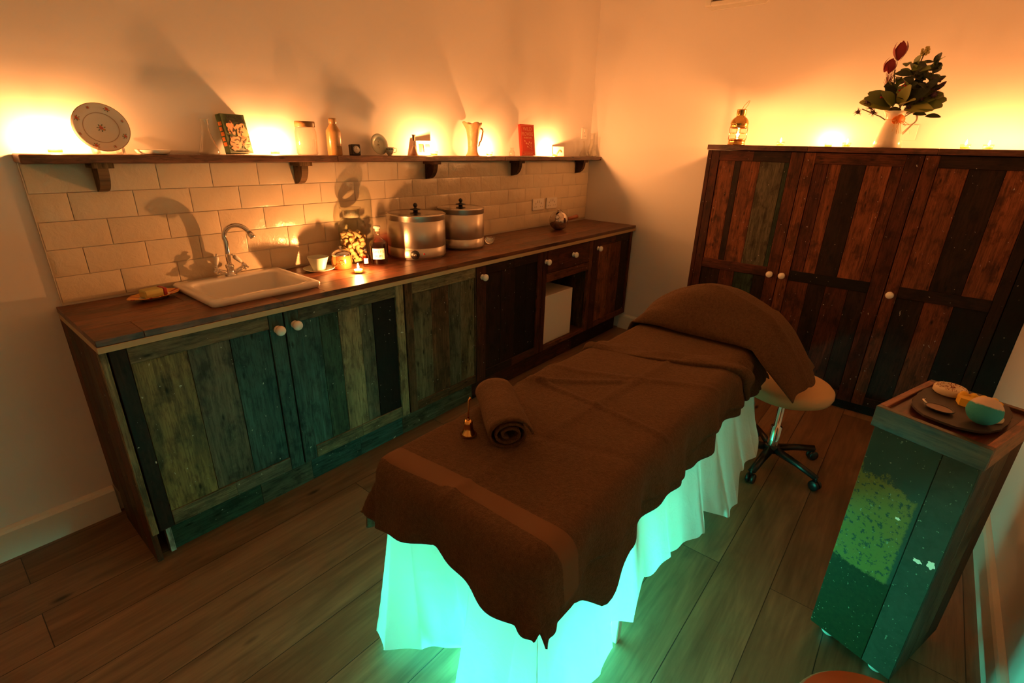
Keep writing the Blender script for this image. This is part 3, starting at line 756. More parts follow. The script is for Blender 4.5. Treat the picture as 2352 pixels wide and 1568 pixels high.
# screw-top jar
r = empty('storage_jar', (1.030, -.066, ZS), label='empty clear glass jar with dark screw lid on the shelf', cat='jar')
mb = MB(); mb.lathe([(.0005, .001), (.042, .001), (.047, .008), (.0475, .10), (.042, .118), (.041, .128)], 32); mb.build('glass_body', 'clear_glass', r)
mb = MB(); mb.lathe([(.0435, .122), (.0445, .124), (.0435, .130), (.0445, .132), (.0445, .143), (.043, .146), (.0005, .146)], 32); mb.build('lid', 'photo_dark', r)
# stoneware bottle
r = empty('stoneware_bottle', (1.175, -.066, ZS), label='ochre stoneware bottle between the glass jar and the clock', cat='bottle')
mb = MB(); mb.lathe([(.0005, 0), (.033, 0), (.0345, .003), (.0345, .105), (.0335, .112), (.025, .126), (.0175, .138), (.0165, .143), (.0185, .147), (.0185, .162), (.016, .167), (.010, .167), (.009, .12)], 32, cap0=True); mb.build('body', 'stoneware', r)
mb = MB()
mb.box((-.012, -.0352, .040), (.012, -.0342, .043), 0); mb.box((-.009, -.0352, .034), (.009, -.0342, .036), 0); mb.build('stamp', 'photo_dark', r)
# small clock
r = empty('small_clock', (1.285, -.070, ZS), math.radians(-8), label='tiny black cube clock on the shelf', cat='clock')
mb = MB(); mb.box((-.024, -.018, 0), (.024, .018, .052), .003, mx=RX(math.radians(-4))); mb.build('case', 'black_plastic', r)
mb = MB(); mb.lathe([(.0005, 0), (.018, 0), (.018, .001), (.0005, .001)], 28, mx=RX(math.radians(-4)) @ TR(.001, -.0182, .027) @ RX(PI/2)); mb.build('dial', 'white_plastic', r)
mb = MB(); mb.box((-.0006, -.0206, .027), (.0006, -.0200, .040), 0); mb.box((0, -.0206, .0265), (.010, -.0200, .0278), 0); mb.lathe([(.0165, .0012), (.018, .0012)], 24, mx=TR(.001, -.0182, .027) @ RX(PI/2)); mb.build('hands', 'black_plastic', r)
# saucer leaning and cup
r = empty('patterned_saucer', (1.452, -.030, ZS), label='patterned saucer leaning behind the small shelf cup', cat='saucer')
R = .053; PM = TR(0, -.022, .002) @ RX(math.radians(78)) @ TR(0, R, 0)
mb = MB(); plate_mesh(mb, PM, R, 'cup_ceramic', .010); mb.build('dish', 'cup_ceramic', r)
mb = MB()
for k in range(12):
    a = random.uniform(0, 2*PI); q = random.uniform(.002, .024); flat_blob(mb, PM, q*math.cos(a), q*math.sin(a)+.005, .0028, .0036, 'flower_leaf' if k % 3 else 'flower_pink', 6, a, .5)
mb.build('pattern', 'flower_leaf', r)
r = empty('small_teacup', (1.492, -.082, ZS), math.radians(-35), label='small patterned teacup on the shelf in front of its saucer', cat='cup')
mb = MB(); mb.lathe([(.0005, 0), (.011, 0), (.012, .003), (.018, .012), (.0235, .028), (.026, .042), (.0252, .042), (.022, .028), (.016, .014), (.0005, .006)], 28); mb.build('bowl', 'cup_ceramic', r)
mb = MB(); mb.tube([(.024, 0, .036), (.034, 0, .038), (.038, 0, .028), (.032, 0, .018), (.020, 0, .014)], .0016, 8); mb.build('handle', 'cup_ceramic', r)
mb = MB()
for sg in (-1, 1): mb.prism([(0, 0), (.0045, .002), (.012, .022), (.007, .021)] if sg > 0 else [(0, 0), (-.007, .021), (-.012, .022), (-.0045, .002)], 0, .0005, mx=RZ(.5) @ TR(0, -.0185, .010) @ RX(PI/2-.28))
for k in range(5):
    a = -.9-.35*k; mb.prism([(.003*math.cos(q*1.05), .004*math.sin(q*1.05)) for q in range(6)], 0, .0005, mx=RZ(a) @ TR(.0247, 0, .033) @ RY(PI/2-.1))
mb.build('motif', 'cover_dark', r)
# picture frames
def frame(label, loc, rz, w, h, tilt, two=True):
    r = empty('picture_frame', loc, rz, label=label, cat='picture frame'); B = RX(-tilt)
    mb = MB(); b_ = .016
    mb.box((-w/2, -.008, 0), (w/2, -.001, b_), .001, mx=B); mb.box((-w/2, -.008, h-b_), (w/2, -.001, h), .001, mx=B)
    mb.box((-w/2, -.008, b_), (-w/2+b_, -.001, h-b_), .001, mx=B); mb.box((w/2-b_, -.008, b_), (w/2, -.001, h-b_), .001, mx=B)
    if two: mb.box((-.005, -.008, b_), (.005, -.001, h-b_), .001, mx=B)
    mb.build('border', 'ceramic_white' if two else 'card_pink', r)
    mb = MB(); mb.box((-w/2+b_, -.004, b_), (w/2-b_, -.001, h-b_), 0, mx=B); mb.build('picture', 'photo_dark' if two else 'card_pink', r)
    mb = MB(); mb.box((-.01, -.0015, 0), (.01, .0005, h*.82), 0, mx=TR(0, .0005+.8*h*math.sin(tilt)*1.6, 0) @ RX(tilt*.7)); mb.build('strut', 'page_paper', r)
    return r
frame('small cream frame with two pictures behind a tealight on the shelf', (1.775, -.040, ZS), math.radians(-14), .105, .080, math.radians(10))
r = frame('small pinkish card standing near the right end of the shelf', (3.135, -.044, ZS), math.radians(-22), .100, .070, math.radians(10), False)
mb = MB(); mb.tube([(-.02, -.010, .02), (0, -.0105, .045), (.02, -.0105, .03)], .003, 6); mb.build('print', 'flower_orange', r)
# pottery jug
r = empty('pottery_jug', (2.155, -.064, ZS), math.radians(-20), label='tall carved orange pottery jug with angular handle on the shelf', cat='jug')
def jf(r_, z, a, j):
    k = max(0., (z-.15)/.04)
    sp = math.exp(-((a-PI+.15)/.5)**2)
    return r_*(1+.16*sp*k+.03*k*math.cos(5*a)), z+.006*k*math.cos(4*a)+.004*sp*k
pr = [(.0005, 0), (.044, 0), (.0455, .004), (.040, .012), (.036, .022), (.0335, .03), (.034, .033), (.0325, .036), (.033, .039), (.0318, .044), (.0325, .06), (.034, .09), (.037, .12), (.042, .15), (.050, .172), (.058, .190), (.056, .191), (.048, .173), (.039, .15), (.033, .11), (.030, .06), (.0005, .02)]
mb = MB(); mb.lathe(pr, 36, fr=jf); mb.build('body', 'jug_pottery', r)
mb = MB(); mb.tube([(.048, 0, .165), (.066, 0, .158), (.071, 0, .146), (.060, 0, .100), (.055, 0, .086), (.048, 0, .083), (.044, 0, .062), (.034, 0, .058)], .0055, 8); mb.build('handle', 'jug_pottery', r)
# tiny jar
r = empty('tiny_bottle', (2.530, -.075, ZS), label='tiny clear glass bottle left of the red book', cat='bottle')
mb = MB(); mb.lathe([(.0005, .001), (.018, .001), (.0195, .005), (.0195, .026), (.012, .036), (.010, .040), (.010, .048), (.0125, .050), (.0125, .054), (.0115, .054)], 24); mb.build('glass_body', 'clear_glass', r)

# ------------------------------------------------------------ things on the worktop
ZW = .9202
r = empty('leaf_dish', (.280, -.125, ZW), math.radians(14), label='orange leaf-shaped soap dish left of the sink', cat='dish')
mb = MB(); N = 48; vs = []; fs = []
def leafrad(a): 
    ca, sa = math.cos(a), math.sin(a); q = 1/math.sqrt((ca/.088)**2+(sa/.056)**2); return q*(1+.10*abs(ca)**6+.035*math.cos(a*10))
for j, (k, z) in enumerate([(.001, .006), (.45, .006), (.62, .008), (.85, .013), (1., .017), (.98, .019), (.84, .0155), (.6, .0105), (.4, .009), (.001, .009)]):
    for i in range(N): a = 2*PI*i/N; q = leafrad(a)*k; vs.append((q*math.cos(a), q*math.sin(a), z-(.006 if j in (0, 1) else 0)))
for j in range(9):
    for i in range(N):
        fs.append((j*N+i, j*N+(i+1) % N, (j+1)*N+(i+1) % N, (j+1)*N+i))
o0 = len(mb.f); mb.add(vs, fs, smooth=True)
mb.mid('shell_red'); mb.mid('shell_orange'); mb.mid('ceramic_white')
for q in range(len(mb.f)):
    j, i = divmod(q, N)
    mb.mi[q] = mb.mid('ceramic_white') if j >= 7 or j < 2 else (mb.mid('shell_red') if i % 5 == 0 else mb.mid('shell_orange'))
mb.build('dish', 'shell_orange', r)
r = empty('soap_bar', (.278, -.125, ZW+.0095), math.radians(10), label='yellow soap bar with a red corner on the leaf dish', cat='soap')
mb = MB(); mb.box((-.040, -.026, 0), (.026, .026, .031), .004, 'soap_yellow'); mb.box((.026, -.026, 0), (.040, .026, .031), .004, 'soap_red'); mb.build('bar', 'soap_yellow', r)
# cup and saucer
mb = MB(); mb.lathe([(.0005, 0), (.034, 0), (.040, .003), (.070, .013), (.0735, .016), (.0725, .0175), (.066, .014), (.040, .006), (.034, .0035), (.0005, .0035)], 40)
tag(mb.build('saucer', 'cup_ceramic', loc=(.966, -.158, ZW)), 'plain pale saucer under the pale cup on the worktop', 'saucer')
r = empty('cup', (.966, -.158, ZW+.0040), math.radians(-60), label='plain pale lipped cup standing on its saucer near the candle', cat='cup')
def lip(r_, z, a, j):
    k = max(0, (z-.045)/.02) if z > .045 else 0; return r_*(1+.10*k*math.exp(-((a-PI)/.25)**2)), z
mb = MB(); mb.lathe([(.0005, 0), (.029, 0), (.030, .004), (.029, .006), (.0485, .066), (.0475, .067), (.0465, .066), (.027, .010), (.0005, .008)], 36, fr=lip); mb.build('bowl', 'cup_ceramic', r)
# copper pot
r = empty('lidded_pot', (1.078, -.182, ZW), label='copper lustre pot with silver lid left of the cork jar', cat='pot')
mb = MB(); mb.lathe([(.0005, 0), (.044, 0), (.049, .006), (.0505, .03), (.050, .055), (.047, .070)], 36); mb.build('body', 'copper_lustre', r)
mb = MB(); mb.lathe([(.049, .068), (.0505, .072), (.049, .078), (.042, .086), (.024, .094), (.006, .096), (.005, .102), (.008, .107), (.005, .112), (.0005, .113)], 36); mb.build('lid', 'chrome', r)
mb = MB()
for k in range(7): a = k*.9; mb.sphere((-.001+.009*math.cos(a), -.0505, .040+.009*math.sin(a)), .003, 8, mx=RZ(-.5))
mb.build('crest', 'brass', r)
# cork jar
jx, jy = 1.212, -.095
r = empty('apothecary_jar', (jx, jy, ZW), label='tall stoppered glass jar full of corks on the worktop', cat='jar')
mb = MB(); mb.lathe([(.0005, .001), (.064, .001), (.069, .008), (.070, .185), (.066, .205), (.046, .228), (.042, .236), (.042, .262), (.047, .266), (.048, .270)], 40); mb.build('glass_body', 'greenish_glass', r)
mb = MB(); mb.lathe([(.0005, .228), (.038, .228), (.040, .262), (.042, .268), (.052, .276), (.053, .282), (.0005, .284)], 36); mb.build('stopper', 'clear_glass', r)
mb = MB(); mb.lathe([(.0385, .232), (.0398, .2625), (.030, .263), (.029, .233)], 30); mb.build('ground_neck', 'label_paper', r)
mbc = MB(); mbc.lathe([(.0005, -.019), (.0085, -.019), (.0095, -.0175), (.0095, .0175), (.0085, .019), (.0005, .019)], 12)
ck0 = None; n = 0
for lay in range(9):
    cnt = 7
    for k in range(cnt):
        a = 2*PI*k/cnt+lay*.7; q = .046 if k else .012
        p = (jx+q*math.cos(a), jy+q*math.sin(a), ZW+.018+lay*.0165+random.uniform(-.003, .003))
        rot = (random.uniform(.9, 2.2), random.uniform(-.3, .3), a+PI/2+random.uniform(-.9, .9))
        if ck0 is None:
            ck0 = mbc.build('wine_cork', 'cork', loc=p); o = ck0
            tag(o, 'loose wine cork inside the tall glass jar', 'cork', 'corks in the glass jar')
        else:
            o = ck0.copy(); COL.objects.link(o); o.location = p
        o.rotation_euler = rot
# miniature and rum bottles
def bottle(label, loc, R_, H, liquid, lvl, name, lab_h, cap, rz):
    r = empty(name, loc, rz, label=label, cat='bottle')
    sh = H*.60
    mb = MB(); mb.lathe([(.0005, .001), (R_*.93, .001), (R_, .006), (R_, sh*.92), (R_*.92, sh*1.0), (R_*.55, sh*1.12), (R_*.30, sh*1.2), (R_*.28, H*.90), (R_*.36, H*.905), (R_*.36, H*.93)], 32); mb.build('glass_body', 'clear_glass', r)
    mb = MB(); mb.lathe([(.0005, .008), (R_*.94, .008), (R_*.965, .013), (R_*.965, lvl*.97), (R_*.93, lvl), (.0005, lvl)], 32); mb.build('liquid', liquid, r)
    mb = MB()
    if cap == 'white_plastic': mb.lathe([(.0005, H*.86), (R_*.25, H*.86), (R_*.27, H*.93), (R_*.40, H*.935), (R_*.40, H*.995), (R_*.36, H), (.0005, H)], 20, fr=lambda r_, z, a, j: (r_*(1+(.03*math.cos(16*a) if j in (3, 4) else 0)), z))
    else: mb.lathe([(.0005, H*.80), (R_*.45, H*.80), (R_*.45, H*.92), (R_*.33, H*.93), (R_*.30, H), (.0005, H)], 14)
    mb.build('cap', cap, r)
    mb = MB(); a0 = .72; z0_, z1_ = lab_h
    vs = []; N = 14
    for j, z in enumerate((z0_, z1_)):
        for i in range(N+1): a = -PI/2-a0+2*a0*i/N; vs.append((R_*1.012*math.cos(a), R_*1.012*math.sin(a), z))
    mb.add(vs, [(i, i+1, N+2+i, N+1+i) for i in range(N)], smooth=True); lb = mb.build('paper_label', 'label_paper', r)
    hs = (z1_-z0_)
    def curved(s_, zc, sz):
        n_ = len(s_); st_ = sz*.64/R_; out_ = MB()
        for i, ch in enumerate(s_):
            if ch == ' ': continue
            a = -PI/2+(i-(n_-1)/2)*st_
            me = text('lettering', ch, sz, 'ink_black', None, TR(R_*1.016*math.cos(a), R_*1.016*math.sin(a), zc) @ RZ(a+PI/2) @ RX(PI/2), ext=.0001, bold=0.)
            out_.add([tuple(v.co) for v in me.vertices], [tuple(p.vertices) for p in me.polygons])
        out_.build('lettering', 'ink_black', lb)
    curved('SHIPS', z0_+hs*.70, hs*.33); curved('RUM', z0_+hs*.28, hs*.33)
    return r
bottle('small miniature of red spirit with white label behind the tealight', (1.186, -.232, ZW), .0155, .100, 'red_liquid', .052, 'miniature_bottle', (.018, .044), 'black_plastic', math.radians(-30))
bottle('clear bottle of dark rum with a white label and white stopper', (1.262, -.238, ZW), .0435, .200, 'rum_liquid', .108, 'rum_bottle', (.035, .090), 'white_plastic', math.radians(-36))
# two urns
def urn(label, loc, R_, H, rz, dial=True):
    r = empty('steel_urn', loc, rz, label=label, cat='urn', group='steel warming urns on the worktop')
    mb = MB(); zb_ = H*.26
    mb.lathe([(R_-.008, 0), (R_-.008, .008), (R_*.985, .009), (R_, .013), (R_, zb_-.004), (R_-.0035, zb_-.002), (R_-.0035, zb_+.002), (R_, zb_+.004), (R_, H*.87), (R_-.002, H*.872), (R_-.002, H*.878), (R_, H*.88), (R_, H-.004), (R_+.003, H-.002), (R_+.003, H+.001), (R_-.002, H+.002), (R_-.004, H-.05), (.001, H-.05)], 64, cap0=True)
    mb.build('body', 'brushed_steel', r)
    mb = MB(); mb.lathe([(R_-.003, H+.002), (R_-.0035, H+.0045), (R_-.009, H+.005), (R_-.012, H+.0015), (R_*.6, H+.006), (.001, H+.009)], 64); mb.build('lid', 'lid_steel', r)
    mb = MB(); mb.lathe([(.001, H+.008), (.014, H+.010), (.012, H+.016), (.031, H+.019), (.031, H+.022), (.012, H+.026), (.007, H+.030), (.006, H+.034)], 24); mb.sphere((0, 0, H+.043), .0125, 18); mb.build('lid_knob', 'black_plastic', r)
    if dial:
        D = TR(0, -R_-.0005, zb_*.50) @ RX(PI/2)
        mb = MB(); mb.lathe([(.0005, .006), (.022, .006), (.0245, .003), (.0245, 0)], 32, 'black_plastic', D); mb.lathe([(.0005, .018), (.008, .018), (.009, .016), (.0095, .006)], 24, 'chrome', D)
        mb.build('dial', 'black_plastic', r)
        mb = MB(); a = .30; mb.sphere((0, 0, 0), .0055, 12, mx=TR(R_*math.sin(a), -R_*math.cos(a), zb_*.56)); mb.sphere((0, -R_, zb_*.93), .002, 8); mb.build('indicator_lamp', 'red_plastic', r)
    return r
urn('larger steel urn with black dial beside the rum bottle', (1.570, -.178, ZW), .163, .232, math.radians(-44))
urn('smaller steel urn standing behind and right of the dialled urn', (1.935, -.168, ZW), .143, .236, math.radians(-50), False)
# pale jar behind the urns
mb = MB(); mb.lathe([(.0005, 0), (.042, 0), (.044, .004), (.044, .062), (.046, .066), (.046, .088), (.042, .092), (.0005, .093)], 28)
tag(mb.build('pale_canister', 'bath_ball_pale', loc=(2.20, -.058, ZW)), 'pale yellow canister half hidden behind the smaller urn', 'canister')
# scoop
r = empty('metal_scoop', (2.17, -.20, ZW), math.radians(38), label='small metal scoop lying right of the smaller urn', cat='scoop')
mb = MB(); vs = []; fs = []; N = 12; L = .10
for j in range(5):
    x = -L/2+L*j/4
    for i in range(N+1):
        a = PI+PI*i/N; k = .030-.004*j/4; vs.append((x-.02*(1 if i in range(3, 10) and j == 0 else 0), k*math.cos(a), .028+k*math.sin(a)*.9))
for j in range(4):
    for i in range(N): a = j*(N+1)+i; fs.append((a, a+1, a+N+2, a+N+1))
mb.add(vs, fs, smooth=True); ce = len(mb.v); mb.add([vs[4*(N+1)+i] for i in range(N+1)], [tuple(range(N+1))])
solid(mb.build('bowl', 'chrome', r), .0015)
mb = MB(); mb.tube([(L/2, 0, .022), (L/2+.02, 0, .020), (L/2+.06, 0, .016)], [.005, .004, .0055], 10); mb.build('handle', 'chrome', r)
# chrome ball pot
r = empty('ball_teapot', (2.970, -.196, ZW), label='mirror-polished spherical pot with dark wooden handle', cat='pot')
mb = MB(); R_ = .0735; pr = [(.001, .001), (.030, .001), (.032, .003)]
for k in range(21):
    a = -PI/2+.46+(PI-.46-.26)*k/20; pr.append((R_*math.cos(a), .0685+R_*math.sin(a)))
pr += [(.018, .1425), (.021, .146), (.020, .149), (.016, .149), (.015, .135)]
mb.lathe(pr, 48); mb.build('body', 'dark_chrome', r)
mb = MB(); Dm = RZ(math.radians(-158)) @ TR(0, 0, .0685) @ RY(math.radians(62)); mb.lathe([(.0165, .0705), (.019, .0715), (.0165, .078), (.0145, .077), (.014, .060), (.0005, .058)], 24, mx=Dm); mb.build('spout', 'dark_chrome', r)
mb = MB(); Hm = RZ(math.radians(-14)); mb.tube([(.070, 0, .070), (.092, 0, .074)], [.008, .006], 12, 'chrome', Hm)
mb.tube([(.092, 0, .074), (.098, 0, .075), (.190, 0, .090)], [.009, .013, .016], 12, 'stool_seat', Hm); mb.build('handle', 'stool_seat', r)

# ------------------------------------------------------------ wardrobe
WX, WY0, WY1, WH = 3.226, -1.169, YC+.003, 1.555
wr = empty('wardrobe', (WX, WY0, 0), label='big three-door wardrobe of reclaimed dark red boards', cat='wardrobe')
LOCW = (-WX, -WY0, 0)
mb = MB(); c = T['RD']
mb.box((WX+.024, WY0-.022, .001), (XB-.004, WY0-.001, WH-.032), .001, col=c, axis=2); mb.box((WX+.024, WY1+.001, .001), (XB-.004, WY1+.02, WH-.032), 0, col=c, axis=2)
mb.box((XB-.02, WY1+.02, .06), (XB-.004, WY0-.022, WH-.032), 0, col=c, axis=2); mb.box((WX+.03, WY1+.02, .06), (XB-.02, WY0-.022, .075), 0, col=c, axis=1)
mb.box((WX+.03, -2.82, .0), (WX+.05, WY0-.025, .062), .001, col=T['K'], axis=1)
mb.build('carcass', 'reclaimed_wood', wr, loc=LOCW)
mb = MB()
for a, b_ in ((WY0+.004, -1.75), (-1.7505, -2.35), (-2.3505, WY1)): mb.box((WX-.012, b_, WH-.030), (XB-.002, a, WH), .002, col=jit((.16, .055, .030), .1), axis=1)
mb.build('top_board', 'worktop_wood', wr, loc=LOCW)
mb = MB(); mb.box((WX, -1.196, .062), (WX+.022, WY0-.001, WH-.032), .0015, col=T['RD'], axis=2); mb.build('side_fillet', 'reclaimed_wood', wr, loc=LOCW)
mb = MB(); mb.box((WX, WY1+.001, .0), (WX+.022, -2.816, WH-.032), .0015, col=T['K'], axis=2)  # right fillet: its deep shadow by the wall is put into the near-black tint
mb.build('side_fillet', 'reclaimed_wood', wr, loc=LOCW)
def wdoor(ya, yb, wl, tl, wr_, tr_, top, mid, up, low, bot):
    """door seen from -x; ya = left (larger y), yb = right"""
    mb = MB(); Wd = ya-yb; g = .001
    RM = Matrix(((0, 1, 0, WX), (-1, 0, 0, ya), (0, 0, 1, 0), (0, 0, 0, 1)))   # local x -> -y, local y(+ back) -> +x
    z0, z1 = .066, WH-.034
    def bx(x0, x1, za, zb_, y0, c_, ax, th=.022): mb.box((x0, y0, za), (x1, th, zb_), .0015, col=c_, axis=ax, mx=RM)
    bx(0, wl-g, z0, z1, 0, jit(T[tl]), 2); bx(Wd-wr_+g, Wd, z0, z1, 0, jit(T[tr_]), 2)
    def rail(za, zb_, ts):
        w_ = (Wd-wl-wr_)/len(ts)
        for i, t_ in enumerate(ts): bx(wl+w_*i, wl+w_*(i+1), za, zb_, 0, jit(T[t_]), 0)
    rail(z1-.060, z1, top); rail(.762, .825, mid); rail(z0, z0+.055, bot)
    for (za, zb_, bs) in ((.820, z1-.055, up), (z0+.05, .767, low)):
        tot = sum(b[0] for b in bs); x = wl
        for w_, t_ in bs:
            w_ = (Wd-wl-wr_)*w_/tot; bx(x+.0008, x+w_-.0008, za, zb_, .006+random.uniform(0, .003), jit(T[t_], .18), 2, .020); x += w_
    return mb
d = wdoor(-1.198, -1.737, .050, 'RD', .070, 'R', ['RD', 'D'], ['RD'], [(.8, 'R2'), (.3, 'D'), (.9, 'R2'), (1.1, 'G'), (.2, 'N')], [(1, 'D'), (.8, 'R'), (1, 'N'), (.6, 'D')], ['RD']).build('door', 'reclaimed_wood', wr, loc=LOCW)
knob(d, (WX, -1.693, .785), KX)
d = wdoor(-1.741, -2.302, .060, 'R2', .075, 'RD', ['R'], ['K'], [(.55, 'RD'), (.5, 'R2'), (.9, 'D'), (.9, 'R2'), (.4, 'R')], [(1, 'R'), (.8, 'D'), (1, 'RD'), (.8, 'D')], ['RD']).build('door', 'reclaimed_wood', wr, loc=LOCW)
knob(d, (WX, -1.765, .787), KX)
d = wdoor(-2.306, -2.812, .062, 'R', .050, 'D', ['D'], ['D'], [(1.1, 'R2'), (1.2, 'D'), (1.1, 'R2')], [(1, 'D'), (1., 'R'), (1.1, 'K')], ['D']).build('door', 'reclaimed_wood', wr, loc=LOCW)
knob(d, (WX, -2.334, .775), KX)

# ------------------------------------------------------------ brass lantern
ZD = WH+.0004
r = empty('oil_lantern', (3.33, -1.307, ZD), label='small brass oil lantern standing on the wardrobe', cat='lantern')
mb = MB(); mb.lathe([(.0005, 0), (.052, 0), (.054, .004), (.051, .010), (.051, .030), (.054, .034), (.046, .038), (.020, .040), (.0005, .040)], 32); mb.build('base', 'brass', r)
mb = MB(); mb.lathe([(.044, .038), (.048, .050), (.048, .090), (.044, .102)], 32); mb.build('glass_chimney', 'lantern_glass', r)
mb = MB()
for k in range(4): a = k*PI/2+.5; mb.tube([(.053*math.cos(a), .053*math.sin(a), .034), (.054*math.cos(a), .054*math.sin(a), .105)], .0018, 6)
mb.lathe([(.052, .070), (.0535, .0715), (.052, .073)], 32); mb.build('guard', 'brass', r)
mb = MB(); mb.lathe([(.045, .100), (.054, .102), (.055, .108), (.052, .122), (.055, .126), (.055, .130), (.050, .146), (.038, .162), (.028, .168), (.026, .176), (.028, .180), (.028, .206), (.030, .209), (.026, .212), (.0005, .206)], 32); mb.build('hood', 'brass', r)
mb = MB(); mb.tube([(-.006, -.012, .206), (.004, -.03, .235), (.010, -.036, .262), (.012, -.030, .262), (.012, -.006, .235), (.006, .004, .206)], .0014, 6); mb.build('bail_handle', 'brass', r)
flame_mesh(.030, .006, .052).build('flame', 'lantern_flame', r)

# ------------------------------------------------------------ enamel jug with bouquet
jl = (3.36, -2.112, ZD)
r = empty('enamel_jug', jl, math.radians(-80), label='cream enamel jug holding the flower bouquet on the wardrobe', cat='jug')
def jf2(r_, z, a, j):
    k = max(0., (z-.13)/.065); sp = math.exp(-((a-PI)/.45)**2); return r_*(1+.22*sp*k), z+.018*sp*k-.008*k
mb = MB(); mb.lathe([(.0005, 0), (.068, 0), (.070, .003), (.064, .04), (.053, .09), (.042, .128), (.038, .140), (.038, .150), (.044, .172), (.052, .195), (.0505, .196), (.042, .172), (.036, .15), (.036, .14), (.05, .09), (.0005, .02)], 40, fr=jf2); mb.build('body', 'jug_enamel', r)
mb = MB(); pts = [(.046, 0, .178)]
for k in range(10):
    a = 1.9-k*.32; pts.append((.070+.034*math.cos(a), 0, .148+.034*math.sin(a)))
pts += [(.056, 0, .072)]
mb.tube(pts, .0035, 8, flat=1.6); mb.build('handle', 'jug_enamel', r)
# decoration faces the room (-x, -y)
r2 = empty('raffia_bow', jl, math.radians(0), label='orange slices tied with raffia round the enamel jug neck', cat='decoration')
DM = RZ(math.radians(215))        # local +x outward to the room
for k, (yy, zz, a) in enumerate([(.017, .143, .25), (-.017, .140, -.2), (.0, .150, .0)]):
    mb = MB(); mb.lathe([(.0005, 0), (.018, 0), (.0195, .0015), (.018, .003), (.0005, .003)], 20, mx=DM @ TR(.045+.004*k, yy, zz) @ RZ(a) @ RY(PI/2)); mb.build('orange_slice', 'orange_slice', r2)
mb = MB()
for k in range(12):
    a = math.radians(-150+k*27); y2 = .045*math.sin(k*1.9)+random.uniform(-.012, .012); z2 = .143-.055*abs(math.cos(k*1.3))-random.uniform(0, .02)
    mb.tube([(.046, 0, .143), (.054, y2*.5, .143+(z2-.143)*.3), (.062+.003*k % .01, y2, z2)], .0011, 5, mx=DM)
mb.lathe([(.040, .141), (.041, .143), (.040, .145)], 32); mb.build('raffia', 'raffia', r2)
bq = empty('flower_bouquet', jl, label='bouquet of red buds, thistles, berries and broad leaves in the jug', cat='bouquet')
def leaf(mb, base, dirv, L, Wd, mat, curl=.25, up=None):
    L *= 1.22; Wd *= 1.3
    dirv = Vector(dirv).normalized(); up = Vector(up or (-.75+random.uniform(-.35, .35), -.25+random.uniform(-.4, .4), .6)).normalized()
    side = dirv.cross(up)
    if side.length < .05: side = dirv.orthogonal()
    side.normalize(); nn = side.cross(dirv).normalized(); base = Vector(base); n = 7; vs = []; fs = []
    for i in range(n+1):
        t_ = i/n; w_ = Wd*math.sin(PI*min(1, t_*.92+.04))**.8*.5; c_ = base+dirv*(L*t_)+nn*(-curl*L*t_*t_)
        vs += [c_-side*w_+nn*w_*.35, c_, c_+side*w_+nn*w_*.35]
    for i in range(n):
        a = i*3; fs += [(a, a+1, a+4, a+3), (a+1, a+2, a+5, a+4)]
    mb.add(vs, fs, mat, True)
# screen-right is roughly -y, screen-up is z; the room is towards -x
def V(y, z, x=0): return (x*1.2, -y*1.12, z if z < .2 else .2+(z-.2)*1.75)     # y: to the right in the photo
mb = MB(); top = Vector((0, 0, .19))
for (y, z, x, L, Wd, mt) in [(-.17, .035, -.02, .10, .060, 'leaf_light'), (-.10, .03, -.06, .11, .055, 'leaf_green'), (-.12, .065, -.02, .10, .06, 'leaf_green'), (-.04, .035, -.08, .10, .05, 'leaf_green'),
                              (.05, .02, -.09, .09, .045, 'leaf_light'), (.14, .0, -.04, .12, .075, 'leaf_green'), (.17, .03, .0, .12, .070, 'leaf_green'), (.16, .055, -.03, .11, .06, 'leaf_green'), (.10, -.015, -.05, .11, .06, 'leaf_light'),
                              (.08, .05, -.05, .10, .06, 'leaf_dark'), (-.08, .00, -.05, .08, .05, 'leaf_light'), (.02, .05, -.06, .09, .045, 'leaf_light'), (-.05, .08, -.03, .09, .05, 'leaf_dark'), (.05, .10, .0, .09, .05, 'leaf_dark'), (.11, .08, .02, .1, .05, 'leaf_dark')]:
    dv = Vector((x, -y, z)); leaf(mb, top+dv*.35+Vector((0, 0, .01)), dv+Vector((0, 0, .02)), L, Wd, mt, .18)
for (y, z) in [(.045, .30), (.075, .285), (.055, .26), (.095, .27), (.03, .27), (.085, .24), (.105, .23), (.12, .205), (.06, .22), (.10, .18), (.03, .20), (.05, .17), (.0, .16), (-.03, .17), (.08, .15), (.12, .16), (.13, .14)]:
    a = random.uniform(-.6, 1.4); leaf(mb, Vector(V(y-.01, z+.02)), (random.uniform(-.4, .2), -math.cos(a), math.sin(a)*.7), random.uniform(.045, .06), .026, random.choice(['leaf_dark', 'leaf_dark', 'leaf_grey']), .15)
for k in range(70):
    a = random.uniform(0, 2*PI); leaf(mb, Vector((random.uniform(-.04, .04), random.uniform(-.12, .05), random.uniform(.21, .40))), (math.cos(a), math.sin(a), random.uniform(-.1, 1)), random.uniform(.04, .07), .03, random.choice(['leaf_dark', 'leaf_green', 'leaf_dark']), .2)
mb.build('foliage', 'leaf_green', bq)
for (y, z, x) in [(-.05, .31, 0), (-.075, .29, 0), (.048, .350, 0), (.03, .27, 0), (-.14, .20, -.02), (.10, .24, 0), (.13, .22, 0)]:
    mb = MB(); mb.tube([(0, 0, .12), V(y*.4, .12+(z-.12)*.5, x), V(y, z, x)], .003, 6); mb.build('stem', 'stem', bq)
